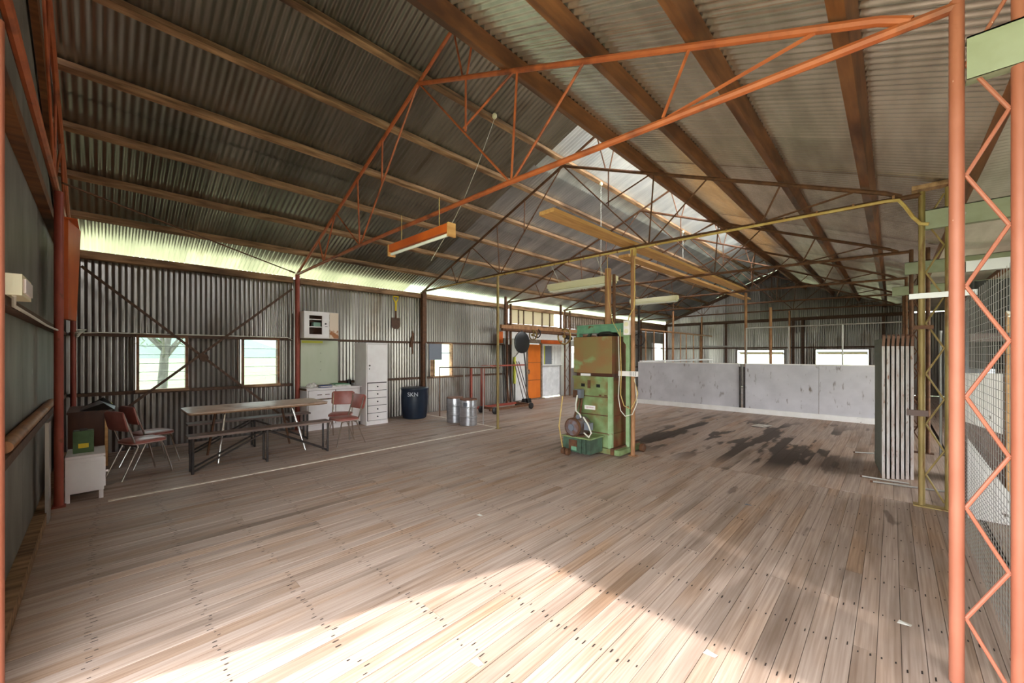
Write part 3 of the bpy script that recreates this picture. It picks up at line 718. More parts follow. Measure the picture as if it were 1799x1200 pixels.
t = thing('timber_plank', 'long pale plank laid along the ties from first truss to partition', 'plank', (6.0, 4.3, 3.37))
MB().bar((6.0, 3.9, 3.4), (6.1, 12.6, 3.4), .24, .05).build('plank_body', 'timber_pale', t)
t = thing('timber_plank', 'second pale plank lying to the right of the first, farther back', 'plank', (5.7, 7.0, 3.37))
MB().bar((5.62, 6.6, 3.39), (5.75, 14.6, 3.39), .2, .05).build('plank_body', 'timber_pale', t)
for x, y_, z_, e, lab in ((5.05, 3.9, 5.02, (4.35, 3.3, 3.0), 'white lamp cord hanging under the ridge near the first truss'),
                          (4.85, 7.1, 5.1, (4.85, 7.1, 2.98), 'white lamp cord hanging under the ridge behind the second truss'),
                          (4.85, 11.5, 5.1, (4.85, 11.5, 4.4), 'short lamp cord under the ridge farther back')):
    t = thing('lamp_cord', lab, 'cord', (x, y_, z_), 'lamp cords under the ridge')
    MB().lathe([(.02, -.05), (.035, -.03), (.035, 0), (.02, .02)], (x, y_, z_), 12).build('rose', 'lamp_white', t, True)
    m = [(x+(e[0]-x)*q, y_+(e[1]-y_)*q, z_-.05+(e[2]-z_)*q-.18*math.sin(PI*q)) for q in (0, .25, .5, .75, 1)]
    T(m, .004, 5).build('cord', 'cable_white', t)

# ================================================================== low white partition across the shed
YP = 12.2
t = thing('pen_partition', 'low scuffed white board partition across the shed behind the press', 'partition', (6.2, YP, 0))
for a, b in ((3.15, 6.12), (6.26, 7.85), (7.86, 9.32)):
    B(a, b, YP, YP+.03, .13, 1.32).build('panel', 'partition', t); B(a, b, YP-.012, YP+.042, 1.32, 1.345).build('cap_rail', 'white_old', t)
B(3.15, 9.32, YP-.04, YP, .0, .13).build('kickboard', 'white_old', t)
for x in (6.13, 6.235): B(x-.02, x+.02, YP-.03, YP+.02, .02, 1.25).build('door_track', 'black_steel', t)
T([(6.27, YP+.02, 2.3), (9.3, YP+.02, 2.31)], .016, 8).build('top_rail', 'galv_pipe', t, True)
for x in (6.28, 7.24, 8.3): T([(x, YP+.02, 1.3), (x, YP+.02, 2.3)], .018, 8).build('upright', 'galv_pipe', t, True)
t = thing('pen_fence', 'fence of thin uprights with a top rail behind the left partition', 'fence', (3.15, 16, 0))
T([(3.16, 12.4, 2.42), (3.16, 19.5, 2.42)], .03, 8).build('top_rail', 'brown_pipe', t, True)
for yk in (12.75, 13.4, 14.25, 15.0, 15.8, 16.4, 17.2, 18.0): T([(3.15, yk, 0), (3.15, yk, 2.42)], .022, 8).build('upright', 'brown_pipe', t, True)
B(3.1, 3.2, 12.4, 19.5, 1.32, 1.38).build('mid_rail', 'white_old', t)
B(3.1, 3.2, 12.4, 19.5, .55, .6).build('low_rail', 'brown_pipe', t)

# ================================================================== wool press
t = thing('wool_press', 'green and rust-brown wool press with motor in the middle of the floor', 'press', (5.6, 5.95, 0))
x0, x1, y0, y1 = 5.25, 5.95, 5.59, 6.28
lb = B(x0+.06, x1, y0, y1, .1, 1.16).build('lower_box', 'press_side', t)
for k, (a, b) in enumerate(((.11, .325), (.335, .61), (.62, .905), (.915, 1.19))):
    B(x0+(.04 if k < 3 else .0), x1-.05, y0-.02, y0, a, b).build('front_panel', 'press_green', lb)
    B(x1, x1+.012, y0+.03, y1, a, b).build('side_panel', 'press_side', lb)
B(x0-.02, x1-.045, y0-.03, y0+.02, 1.19, 1.235).build('front_rim', 'press_green', lb)
B(x1-.045, x1+.02, y0-.028, y0+.03, .08, 1.235).build('corner_post', 'press_pale', lb)
B(x1-.03, x1+.02, y0+.03, y1, 1.17, 1.215).build('side_rim', 'rust', lb)
for a in (.33, .615, .91): B(x0+.04, x1-.05, y0-.024, y0-.0, a-.008, a+.008).build('seam', 'rust', lb)
for a in (5.40, 5.69): B(a, a+.07, y0-.024, y0-.0, 1.06, 1.11).build('slot', 'black', lb)
B(5.53, 5.58, y0-.035, y0, 1.04, 1.17).build('latch', 'rust', lb)
for a in (5.36, 5.74, 5.84): B(a, a+.04, y0-.03, y0-.018, .925, .945).build('hinge', 'rust', lb)
ub = B(x0-.01, x1+.01, y0, y1, 1.285, 1.885).build('upper_box', 'press_side', t)
B(x0-.012, x1+.012, y0-.006, y0+.001, 1.29, 1.88).build('front_panel', 'press_brown', ub)
B(x0+.02, x1, y0+.04, y1-.02, 1.16, 1.285).build('box_gap', 'brown_wood', t)
B(5.36, 5.55, y0+.02, y0+.042, 1.225, 1.275).build('gauge_strip', 'white', t)
B(x0+.2, 6.12, y0-.05, y0+.7, .02, .1).build('base_frame', 'press_green', t)
MB().bar((6.0, 5.52, .07), (6.03, 6.35, .07), .06, .1).build('skid', 'rust', t)
fr = B(5.07, 6.07, 5.93, 6.0, 1.965, 2.1).build('head_beam', 'press_teal', t)
B(5.07, 6.07, 5.90, 6.03, 2.09, 2.105).build('flange', 'press_teal', fr); B(5.07, 6.07, 5.90, 6.03, 1.96, 1.975).build('flange', 'press_teal', fr)
B(6.03, 6.085, 5.91, 6.02, .05, 2.1).build('side_channel', 'press_pale', t)
B(6.095, 6.125, 5.95, 6.02, .05, 2.0).build('side_channel', 'galv_pipe', t)
MB().prism([(5.84, 5.96, 1.965), (6.03, 5.96, 1.965), (6.03, 5.96, 1.72)], (0, .02, 0)).build('gusset', 'press_pale', t)
B(5.075, 5.13, 5.91, 6.02, 1.1, 1.965).build('side_channel', 'press_teal', t)
MB().bar((5.35, 5.94, 1.97), (5.2, 5.94, 1.72), .05, .04).build('strut', 'dark_green', t)
MB().lathe([(.055, 2.1), (.055, 3.05), (.03, 3.06)], (5.66, 5.99, 0), 18).build('ram_cylinder', 'brown_pipe', t, True)
T([(5.75, 6.03, 2.1), (5.75, 6.03, 2.95)], .028, 10).build('guide_rod', 'rust', t, True)
MB().lathe([(.17, 1.9), (.2, 1.93), (.12, 1.98)], (5.66, 5.99, 0), 18).build('ram_plate', 'black_steel', t, True)
# motor and pump
mt = B(5.33, 5.83, 5.16, 5.52, .06, .29).build('pump_tank', 'dark_green', t)
B(5.31, 5.85, 5.14, 5.54, .285, .305).build('tank_lid', 'press_green', mt)
B(5.45, 5.6, 5.145, 5.16, .1, .25).build('rust_patch_plate', 'rust', mt); B(5.5, 5.6, 5.14, 5.146, .09, .15).build('data_plate', 'press_teal', mt)
for a in (5.66, 5.74): B(a, a+.03, 5.13, 5.16, .06, .28).build('rib', 'dark_green', mt)
mo = MB().lathe([(.07, 5.10), (.12, 5.11), (.135, 5.14), (.14, 5.18), (.14, 5.44), (.1, 5.5)], (5.53, 0, .45), 24, 'Y').build('motor', 'motor', t, True)
MB().lathe([(.05, 5.085), (.055, 5.1), (.04, 5.12)], (5.53, 0, .45), 18, 'Y').build('motor_hub', 'grey_panel', mo, True)
MB().lathe([(.142, 5.12), (.15, 5.13), (.15, 5.15), (.142, 5.16)], (5.53, 0, .45), 24, 'Y').build('motor_flange', 'rust', mo, True)
B(5.70, 5.80, 5.2, 5.3, .42, .53).build('terminal_box', 'grey_panel', mo); B(5.4, 5.68, 5.15, 5.45, .305, .33).build('motor_foot', 'rust', mo)
MB().lathe([(.035, 5.16), (.035, 5.22)], (5.61, 0, .62), 12, 'Y').build('cable_gland', 'grey_panel', mo, True)
T([(5.47, 5.35, .93), (5.49, 5.28, .8), (5.55, 5.2, .7), (5.64, 5.17, .66), (5.66, 5.17, .61)], .012, 8).build('power_cable', 'cable_white', t, True)
T([(5.70, 5.18, .62), (5.80, 5.16, .52), (5.86, 5.15, .4), (5.82, 5.15, .33), (5.72, 5.17, .38)], .012, 8).build('power_cable', 'cable_white', t, True)
B(5.38, 5.5, 5.4, 5.5, .88, 1.02).build('switch_box', 'grey_panel', t); B(5.36, 5.44, 5.385, 5.4, .89, 1.01).build('switch_cover', 'rust', t)
MB().bar((5.42, 5.5, .9), (5.3, 5.4, .3), .03, .03).build('switch_stand', 'rust', t)
MB().bar((5.46, 5.5, .9), (5.42, 5.45, .35), .03, .03).build('switch_stand', 'rust', t)
T([(5.2, 5.32, .9), (5.14, 5.3, .4), (5.2, 5.25, .3), (5.35, 5.12, .1)], .011, 8).build('lever_rod', 'cable_yellow', t, True)
for cx, cy in ((5.36, 5.13), (5.46, 5.1)): MB().lathe([(.045, -.03), (.055, -.02), (.055, .02), (.045, .03)], (cx, cy, .056), 16, 'X').build('wheel', 'rust', t, True)
MB().lathe([(.05, -.04), (.065, -.03), (.065, .03), (.05, .04)], (6.2, 6.15, .067), 18, 'X').build('wheel', 'rust', t, True)
# maker's plate with red lettering
lp = B(5.47, 5.67, y0-.028, y0-.02, .69, .755).build('maker_plate', 'white', t)
def text(body, size, loc, rot, mat, parent, name, ext=.001):
    cu = bpy.data.curves.new(name, 'FONT'); cu.body = body; cu.size = size; cu.align_x = 'CENTER'; cu.align_y = 'CENTER'; cu.extrude = ext
    tmp = bpy.data.objects.new(name, cu); COL.objects.link(tmp)
    dg = bpy.context.evaluated_depsgraph_get(); me = bpy.data.meshes.new_from_object(tmp.evaluated_get(dg))
    bpy.data.objects.remove(tmp)
    me.materials.clear(); me.materials.append(MAT[mat])
    o = bpy.data.objects.new(name, me); COL.objects.link(o); o.parent = parent
    off = Vector(ORG.get(parent.name, (0,0,0)))
    o.location = Vector(loc)-off; o.rotation_euler = rot; return o
MAT['red_ink'] = M('red_ink', (176, 104, 106), rough=.6)
text('Lypulator', .04, (5.57, y0-.0285, .728), (PI/2, 0, 0), 'red_ink', lp, 'lettering')
# cords and fittings round the post
t = thing('power_outlet', 'white double power outlet on the brown post', 'outlet', (6.1, 5.82, 2.0))
B(6.09, 6.19, 5.72, 5.77, 1.9, 2.13).build('outlet_plate', 'white', t)
for z_ in (1.96, 2.07): T([(6.14, 5.72, z_), (6.14, 5.71, z_)], .035, 14).build('socket', 'lamp_white', t)
t = thing('junction_strip', 'white cable junction strip clamped between press frame and post', 'outlet', (6.1, 5.8, 1.28))
B(5.99, 6.32, 5.742, 5.762, 1.25, 1.33).build('strip_body', 'white', t)
for k in range(4): B(6.19+k*.03, 6.2+k*.03, 5.735, 5.742, 1.26, 1.32).build('fin', 'galv_pipe', t)
t = thing('hanging_leads', 'pale looped power cords hanging on the press frame', 'cord', (6.05, 5.8, 1.2))
T([(6.0, 5.722, 1.88), (6.02, 5.722, 1.25), (6.0, 5.722, .92), (6.04, 5.722, .7), (6.12, 5.722, .62), (6.24, 5.722, .66), (6.32, 5.722, .85), (6.28, 5.722, 1.22)], .007, 6).build('cord', 'cable_white', t, True)
T([(6.03, 5.722, 2.0), (6.05, 5.722, 1.3), (6.04, 5.722, .95), (6.1, 5.722, .78), (6.22, 5.722, .74), (6.3, 5.722, .9), (6.33, 5.722, 1.0), (6.27, 5.722, 1.2)], .007, 6).build('cord', 'cable_yellow', t, True)
T([(5.8, 5.722, 3.2), (5.82, 5.722, 2.5), (5.9, 5.722, 2.12), (6.03, 5.722, 1.9)], .005, 6).build('cord', 'cable_yellow', t, True)

# ================================================================== overhead shearing gear along the left wall
def wheel(parent, c, r, mat, axis='Y', rim=.02, spokes=4, name='pulley'):
    n = 24
    ax = {'X': 0, 'Y': 1}[axis]
    def pt(a, q):
        v = [0, 0, q*math.sin(a)]; v[1-ax] = q*math.cos(a); return (c[0]+v[0], c[1]+v[1], c[2]+v[2])
    ring = [pt(2*PI*k/n, r) for k in range(n+1)]
    o = T(ring, rim, 8).build(name, mat, parent, True)
    for k in range(spokes):
        a = PI*k/spokes*2; MB().bar(pt(a, .02), pt(a, r), .016, .016, (1,0,0) if ax else (0,1,0)).build('spoke', mat, o)
    MB().lathe([(.04, -.05), (.045, -.04), (.045, .04), (.04, .05)], c, 14, axis).build('hub', mat, o, True)
t = thing('line_shaft', 'long overhead line shaft with pulleys in front of the orange door', 'shaft', (.9, 9.2, 2.3))
T([(.9, 8.15, 2.33), (.9, 13.2, 2.27)], .05, 12).build('shaft', 'rust', t, True)
B(.86, .94, 8.1, 12.4, 2.36, 2.46).build('carrier_beam', 'brown_pipe', t)
wheel(t, (.9, 9.75, 2.26), .13, 'black_steel'); wheel(t, (.98, 9.45, 2.2), .15, 'olive_pipe'); wheel(t, (1.05, 11.0, 2.2), .26, 'brass', rim=.026)
for yk in (8.3, 11.0): B(.87, .93, yk-.03, yk+.03, 2.46, 3.3).build('hanger', 'rust', t)
T([(.9, 11.3, 2.2), (.9, 11.6, 2.15)], .07, 10).build('bearing', 'black_steel', t, True)
t = thing('friction_disc', 'black round guard disc hung from the line shaft', 'guard', (1.12, 8.78, 2.0))
MB().lathe([(.29, -.03), (.33, -.015), (.33, .015), (.29, .03)], (1.12, 8.78, 1.95), 28, 'X').build('disc', 'dark_cloth', t, True)
B(1.1, 1.14, 8.76, 8.8, 1.98, 2.3).build('arm', 'black_steel', t)
T([(1.12, 8.85, 1.75), (1.1, 8.95, 1.3), (1.1, 9.0, .6)], .02, 8).build('drop_tube', 'dark_cloth', t, True)
t = thing('shearing_pulley', 'black pulley wheel on a hanger right of the wool press', 'pulley', (3.05, 12.6, 2.07))
wheel(t, (3.05, 12.45, 2.07), .2, 'black_steel', 'Y'); B(3.02, 3.08, 12.43, 12.49, 1.0, 3.3).build('hanger', 'black_steel', t)
t = thing('orange_plate', 'small orange plate fixed beside the olive post and line shaft', 'plate', (.3, 8.75, 2.2))
B(.12, .14, 8.7, 8.95, 1.95, 2.32).build('plate', 'orange_steel', t)
for k, (yk, dx, m) in enumerate(((9.5, .3, 'black_steel'), (9.62, .34, 'brown_wood'), (9.74, .32, 'black_steel'))):
    t = thing('broom', ['black-handled broom leaning left of the white weatherboards', 'brown-handled broom in the middle of the leaning three', 'black broom leaning nearest the orange door'][k], 'broom', (dx, yk, 0), 'brooms leaning on the wall')
    T([(dx+.16, yk+.08, .1), (.02, yk+.08, 1.35)], .013, 8).build('handle', m, t, True)
    MB().prism([(dx+.08, yk+.045, 0), (dx+.24, yk+.045, 0), (dx+.2, yk+.045, .14), (dx+.12, yk+.045, .14)], (0, .08, 0)).build('head', 'dark_cloth', t)
# pipe rail with the kegs
t = thing('pipe_rail', 'thin pipe guard rail standing round the steel kegs', 'rail', (1.7, 6.02, 0))
T([(.78, 6.02, 0), (.78, 6.02, 1.26), (3.02, 5.98, 1.3)], .016, 8).build('rail', 'rust', t, True)
T([(1.74, 6.04, 0), (1.74, 6.04, 1.27)], .018, 8).build('upright', 'galv_pipe', t, True)
T([(2.47, 6.0, 0), (2.47, 6.0, 1.29)], .014, 8).build('upright', 'galv_pipe', t, True)
T([(1.74, 6.04, 1.27), (1.2, 7.4, 1.27)], .014, 8).build('side_rail', 'galv_pipe', t, True)
def keg(x, y_, lab):
    t = thing('steel_keg', lab, 'keg', (x, y_, 0), 'steel kegs by the pipe rail')
    pr = [(.18, .0), (.19, .01), (.19, .17), (.2, .18), (.2, .2), (.19, .21), (.19, .38), (.2, .39), (.2, .41), (.19, .42), (.19, .57), (.185, .58)]
    MB().lathe(pr, (x, y_, 0), 30).build('keg_body', 'keg', t, True)
    MB().lathe([(.192, .565), (.196, .575), (.192, .59), (.16, .585)], (x, y_, 0), 30).build('rim', 'keg_rust', t, True)
    return t
keg(1.72, 5.78, 'plain steel keg, left of the two by the guard rail')
k2 = keg(2.24, 5.76, 'steel keg with a small bracket, right of the two by the rail')
B(2.3, 2.4, 5.56, 5.585, .44, .52).build('bracket', 'grey_panel', k2)
# red trolley
t = thing('red_trolley', 'red-framed trolley on small wheels beyond the kegs', 'trolley', (1.15, 7.8, 0))
B(1.0, 1.08, 7.22, 7.3, .1, 1.28).build('post', 'red_oxide', t); B(1.1, 1.15, 6.75, 6.8, .1, 1.25).build('post', 'red_oxide', t)
MB().bar((1.04, 7.25, 1.27), (1.1, 8.9, 1.27), .05, .04).build('handle_bar', 'red_oxide', t)
MB().bar((1.0, 6.7, .14), (1.05, 8.7, .14), .06, .06).build('side_rail', 'red_oxide', t); MB().bar((1.5, 7.1, .12), (1.5, 8.8, .12), .06, .06).build('side_rail', 'rust', t)
MB().bar((1.0, 7.25, .14), (1.5, 7.25, .14), .06, .06).build('cross_rail', 'rust', t); MB().bar((1.0, 8.6, .14), (1.5, 8.6, .14), .06, .06).build('cross_rail', 'rust', t)
for cx, cy in ((1.5, 7.25), (1.5, 8.7), (1.0, 7.2), (1.0, 8.65)): MB().lathe([(.06, -.03), (.09, -.02), (.09, .02), (.06, .03)], (cx+.05, cy, .092), 16, 'X').build('wheel', 'dark_cloth', t, True)
t = thing('tool_bundle', 'bundle of dark hoses hanging left of the brooms', 'hose', (.3, 8.9, 0))
for k in range(5): T([(.3+.03*k, 8.75+.07*k, 1.9), (.28+.03*k, 8.8+.06*k, 1.0), (.3+.04*k, 8.85+.06*k, .1)], .018, 7).build('hose', ['dark_cloth', 'black_steel', 'rust'][k % 3], t, True)

# ================================================================== furniture
# table
t = thing('trestle_table', 'long worn-topped table on splayed metal legs between the benches', 'table', (1.55, 1.8, 0))
tp = MB().pad(1.52, 1.83, .745, .86, 1.95, .03, .09, 5, .006).build('table_top', 'table_top', t, True)
MB().pad(1.52, 1.83, .722, .85, 1.94, .018, .09, 5, .004).build('table_edge', 'timber', tp, True)
for fx, fy, tx, ty, m in ((2.06, 1.18, 1.86, 1.30, 'chrome'), (1.36, 1.16, 1.3, 1.28, 'rust'), (2.1, 2.36, 1.86, 2.22, 'chrome'), (1.4, 2.33, 1.3, 2.22, 'rust')):
    T([(fx, fy, 0), (tx, ty, .715)], .017, 10).build('leg', m, t, True)
for a in (1.29, 2.22): T([(1.3, a, .70), (1.86, a, .70)], .014, 8).build('leg_brace', 'rust', t, True)
def bench(xc, y0, y1, lab):
    t = thing('bench', lab, 'bench', (xc, (y0+y1)/2, 0), 'dark benches at the table')
    B(xc-.13, xc+.13, y0-.05, y1+.05, .475, .503).build('seat', 'bench_wood', t)
    B(xc-.12, xc-.10, y0-.04, y1+.04, .445, .475).build('apron', 'bench_wood', t)
    ym = (y0+y1)/2
    for yk in (y0, ym, y1):
        for s_ in (-.1, .1): T([(xc+s_, yk, .0), (xc+s_, yk, .475)], .016, 8).build('leg', 'black_steel', t, True)
        T([(xc-.1, yk, .015), (xc+.1, yk, .015)], .011, 6).build('foot_bar', 'black_steel', t)
    for s_ in (-.1, .1):
        T([(xc+s_, y0, .03), (xc+s_, ym, .46)], .013, 6).build('brace', 'black_steel', t); T([(xc+s_, y1, .03), (xc+s_, ym, .46)], .013, 6).build('brace', 'black_steel', t)
bench(2.36, .84, 2.58, 'dark slim bench on the near side of the table')
bench(1.14, .98, 2.68, 'dark slim bench tucked under the wall side of the table')
def chair():
    t = thing('dining_chair', 'x', 'chair', world=False, group='red vinyl chairs')
    st = MB().pad(0, .0, .455, .40, .40, .055, .09, 5, .014).build('seat', 'vinyl', t, True)
    MB().pad(0, .0, .44, .404, .404, .014, .09, 5, .004).build('seat_piping', 'vinyl_piping', st, True)
    m = MB().pad(0, 0, 0, .42, .26, .035, .05, 5, .01, -.04, 'Y')
    a = math.radians(12); vs = []
    for v in m.v:
        y_, z_ = v[1], v[2]; vs.append((v[0], -.235+y_*math.cos(a)-z_*math.sin(a), .745+y_*math.sin(a)+z_*math.cos(a)))
    m.v = vs; bk = m.build('backrest', 'vinyl', t, True)
    for s_ in (-1, 1):
        T([(s_*.185, -.30, 0), (s_*.17, -.13, .40), (s_*.175, -.17, .47), (s_*.175, -.28, .84)], .011, 8).build('rear_leg', 'chrome', t, True)
        T([(s_*.19, .24, 0), (s_*.165, .14, .41), (s_*.165, .08, .43)], .011, 8).build('front_leg', 'chrome', t, True)
        T([(s_*.165, -.14, .425), (s_*.165, .14, .425)], .009, 8).build('seat_rail', 'chrome', t, True)
    T([(-.165, -.13, .40), (.165, -.13, .40)], .009, 8).build('cross_rail', 'chrome', t, True)
    return t
c0 = chair(); c0.location = (1.93, .38, 0); c0.rotation_euler = (0, 0, math.radians(23)); c0['label'] = 'red vinyl chair at left, the nearer of the pair by the white cabinet'
dup(c0, (1.36, .52, 0), math.radians(20), 'red vinyl chair at left, the one nearer the corrugated wall')
dup(c0, (2.12, 3.0, 0), math.radians(186), 'red vinyl chair at the far table end, nearer the camera')
dup(c0, (1.58, 3.16, 0), math.radians(238), 'red vinyl chair at the far table end, beside the white base cabinet')
# base cabinet
t = thing('base_cabinet', 'low white kitchen cabinet with drawers against the wall', 'cabinet', (.3, 3.45, 0))
B(.0, .47, 2.93, 4.06, .08, .86).build('body', 'white', t); B(.47, .473, 2.955, 4.035, .105, .835).build('gap_shade_panel', 'timber_grey', t); B(.04, .44, 2.95, 4.04, 0, .08).build('plinth', 'white', t)  # dark backing panel stands in for shade in the gaps between fronts
tpb = B(-.0, .52, 2.9, 4.08, .86, .885).build('worktop', 'white', t); B(.0, .521, 2.9, 2.91, .84, .886).build('edge_strip', 'timber', tpb)
for a, b in ((2.96, 3.5), (3.52, 4.03)):
    d_ = B(.47, .488, a, b, .66, .83).build('drawer', 'white', t)
    for q in ((a+b)/2-.1, (a+b)/2+.06): B(.488, .50, q, q+.09, .735, .75).build('handle', 'timber_grey', d_)
    d_ = B(.47, .488, a, b, .11, .63).build('door', 'white', t); B(.488, .502, b-.06, b-.04, .4, .5).build('handle', 'galv_pipe', d_)
for i, (nm, bx, m, lab, cat) in enumerate((('paper_bundle', (.1, .32, 3.0, 3.24, .886, .95), 'paper', 'crumpled white paper bundle on the left end of the base cabinet', 'paper'),
        ('navy_folder', (.34, .47, 3.2, 3.44, .886, .935), 'blue', 'navy blue folder on the base cabinet', 'folder'),
        ('cardboard_sheet', (.05, .19, 3.25, 3.8, .886, .92), 'cardboard', 'brown cardboard sheets at the back of the base cabinet', 'cardboard'),
        ('green_folder', (.12, .44, 3.52, 3.84, .92, .945), 'green', 'bright green folder on the right of the base cabinet', 'folder'),
        ('magazine_pile', (.2, .46, 3.45, 3.86, .886, .918), 'paper', 'pale magazines under the green folder', 'magazine'))):
    t = thing(nm, lab, cat, ((bx[0]+bx[1])/2, (bx[2]+bx[3])/2, bx[4]))
    if nm == 'paper_bundle':
        mb = MB(); random.seed(3)
        ring = []
        for j, (q, zz) in enumerate(((1, 0), (1.05, .03), (.8, .06), (.4, .085))):
            for k in range(10):
                a = 2*PI*k/10; rr = q*random.uniform(.8, 1.1)
                ring.append((.21+.11*rr*math.cos(a), 3.12+.12*rr*math.sin(a), .886+zz*random.uniform(.8, 1.2)))
        fs = [(j*10+k, j*10+(k+1) % 10, j*10+10+(k+1) % 10, j*10+10+k) for j in range(3) for k in range(10)]+[tuple(30+k for k in range(10))]
        mb.add(ring, fs).build('bundle', m, t)
    else:
        hgt = bx[5]-bx[4]
        B(bx[0], bx[1], bx[2], bx[3], bx[4], bx[4]+hgt*.25).build('cover', m, t); B(bx[0]+.01, bx[1]-.006, bx[2]+.006, bx[3]-.006, bx[4]+hgt*.25, bx[4]+hgt*.75).build('pages', 'paper' if m != 'cardboard' else m, t)
        B(bx[0], bx[1], bx[2], bx[3], bx[4]+hgt*.75, bx[5]).build('cover', m, t)
random.seed(11)
t = thing('dark_jar', 'small dark jar at the right back corner of the base cabinet', 'jar', (.12, 3.96, .886))
MB().lathe([(.045, .886), (.05, .9), (.05, .97), (.035, .985), (.035, 1.0)], (.12, 3.96, 0), 16).build('jar_body', 'dark_cloth', t, True); MB().lathe([(.038, .995), (.038, 1.015)], (.12, 3.96, 0), 16).build('lid', 'black_steel', t, True)
t = thing('wall_board', 'pale green sheet of wallboard behind the base cabinet', 'board', (.06, 3.35, .9))
B(.03, .045, 2.95, 3.74, .9, 1.90).build('sheet', 'pale_green', t); B(.045, .055, 2.97, 3.4, 1.84, 1.89).build('batten', 'yellow_green', t)
for zz in (1.25, 1.43, 1.62): T([(.045, 3.36, zz), (.049, 3.36, zz)], .008, 6).build('screw', 'black_steel', t)
# wall cabinet
t = thing('wall_cabinet', 'white wall cabinet with an open-fronted door and torn side panel', 'cabinet', (.15, 3.3, 1.93))
B(.03, .3, 2.93, 3.64, 1.935, 1.955).build('bottom', 'white', t); B(.03, .3, 2.93, 3.64, 2.485, 2.505).build('top', 'white', t)
B(.03, .3, 2.93, 2.95, 1.955, 2.485).build('side', 'white', t); B(.03, .3, 3.62, 3.64, 1.955, 2.485).build('side', 'white', t)
B(.03, .04, 2.95, 3.62, 1.955, 2.485).build('back', 'brown_wood', t)
for zz in (2.17, 2.33): B(.04, .29, 2.95, 3.62, zz, zz+.018).build('shelf', 'white', t)
d_ = B(.3, .318, 2.93, 3.03, 1.94, 2.5).build('door', 'white', t)
B(.3, .318, 3.29, 3.44, 1.94, 2.5).build('stile', 'white', d_); B(.3, .318, 3.03, 3.29, 1.94, 2.02).build('rail', 'white', d_); B(.3, .318, 3.03, 3.29, 2.42, 2.5).build('rail', 'white', d_)
T([(.318, 3.36, 2.25), (.34, 3.36, 2.25)], .016, 10).build('knob', 'black_steel', d_, True); B(.318, .324, 3.35, 3.4, 2.19, 2.2).build('catch', 'black_steel', d_)
MAT['torn'] = M('torn_paper_backing', (226, 206, 186), (170, 110, 70), (1, 1, 1), 5, .5, .56, 4, .7)
B(.3, .312, 3.45, 3.64, 1.94, 2.5).build('torn_panel', 'torn', t)
t = thing('teal_carton', 'small pale teal carton on a shelf of the wall cabinet', 'carton', (.2, 3.2, 2.19))
B(.12, .26, 3.14, 3.28, 2.189, 2.27).build('carton_body', 'teal_box', t); B(.118, .262, 3.138, 3.282, 2.27, 2.28).build('flap', 'teal_box', t)
# tall cupboard
t = thing('tall_cupboard', 'tall narrow white cupboard with one door and five drawers', 'cupboard', (.4, 4.36, 0))
B(.1, .68, 4.1, 4.62, 0, 1.84).build('body', 'white', t); B(.68, .683, 4.125, 4.595, .09, 1.825).build('gap_shade_panel', 'black_steel', t)  # dark panel behind the fronts paints the shade of the drawer gaps
d_ = B(.68, .698, 4.12, 4.6, .96, 1.82).build('door', 'white', t)
T([(.698, 4.17, 1.34), (.72, 4.17, 1.34)], .016, 10).build('knob', 'black_steel', d_, True); B(.698, .703, 4.16, 4.175, 1.25, 1.28).build('keyhole', 'black_steel', d_)
for k in range(5):
    z0_ = .10+k*.17
    d_ = B(.68, .698, 4.135, 4.585, z0_, z0_+.157).build('drawer', 'white', t)
    T([(.698, 4.36, z0_+.08), (.72, 4.36, z0_+.08)], .016, 10).build('knob', 'black_steel', d_, True)
B(.1, .705, 4.09, 4.63, 1.84, 1.855).build('cornice', 'white', t); B(.68, .70, 4.1, 4.62, 0, .08).build('plinth', 'white', t)
# drum
t = thing('plastic_drum', 'dark blue plastic drum lettered SKN beside the wall post', 'drum', (.5, 5.46, 0))
pr = [(.26, .0), (.285, .02), (.315, .2), (.33, .38), (.335, .55), (.325, .70), (.335, .715), (.335, .745), (.32, .76), (.3, .765)]
MB().lathe(pr, (.5, 5.46, 0), 36).build('drum_body', 'drum_blue', t, True)
MB().lathe([(.33, .725), (.345, .73), (.345, .75), (.33, .755)], (.5, 5.46, 0), 36).build('lid_ring', 'drum_blue', t, True)
lt = text('SKN', .14, (0, 0, 0), (0, 0, 0), 'lettering', t, 'lettering', .002)
for v in lt.data.vertices:                                    # wrap the letters round the drum
    a = math.radians(-40)+v.co.x/.335; zz = .61+v.co.y; rr = .337+v.co.z
    v.co = (rr*math.cos(a), rr*math.sin(a), zz)
lt.location = (0, 0, 0)
# shovel
t = thing('shovel', 'yellow-handled shovel hanging on the corrugated wall', 'shovel', (.06, 5.19, 2.3))
T([(.05, 5.19, 2.9), (.05, 5.13, 3.0), (.05, 5.12, 3.06), (.05, 5.26, 3.06), (.05, 5.25, 3.0), (.05, 5.19, 2.9)], .017, 8).build('grip', 'yellow', t, True)
T([(.05, 5.19, 2.92), (.05, 5.19, 2.7)], .024, 8).build('shaft', 'yellow', t, True)
T([(.05, 5.19, 2.74), (.05, 5.19, 2.5)], [.017, .026], 8).build('socket', 'rust', t, True)
MB().prism([(.045, 5.07, 2.52), (.045, 5.31, 2.52), (.045, 5.31, 2.3), (.045, 5.25, 2.24), (.045, 5.13, 2.24), (.045, 5.07, 2.3)], (.012, 0, 0)).build('blade', 'girt', t)
t = thing('horn_bracket', 'rusty horn-shaped bracket on the rail left of the dark post', 'bracket', (.06, 5.68, 1.9))
T([(.05, 5.62, 1.78), (.06, 5.66, 2.0), (.05, 5.7, 2.15)], [.03, .05, .02], 8).build('horn', 'rust', t, True); B(.03, .06, 5.66, 5.69, 1.6, 2.2).build('backplate', 'rust', t)
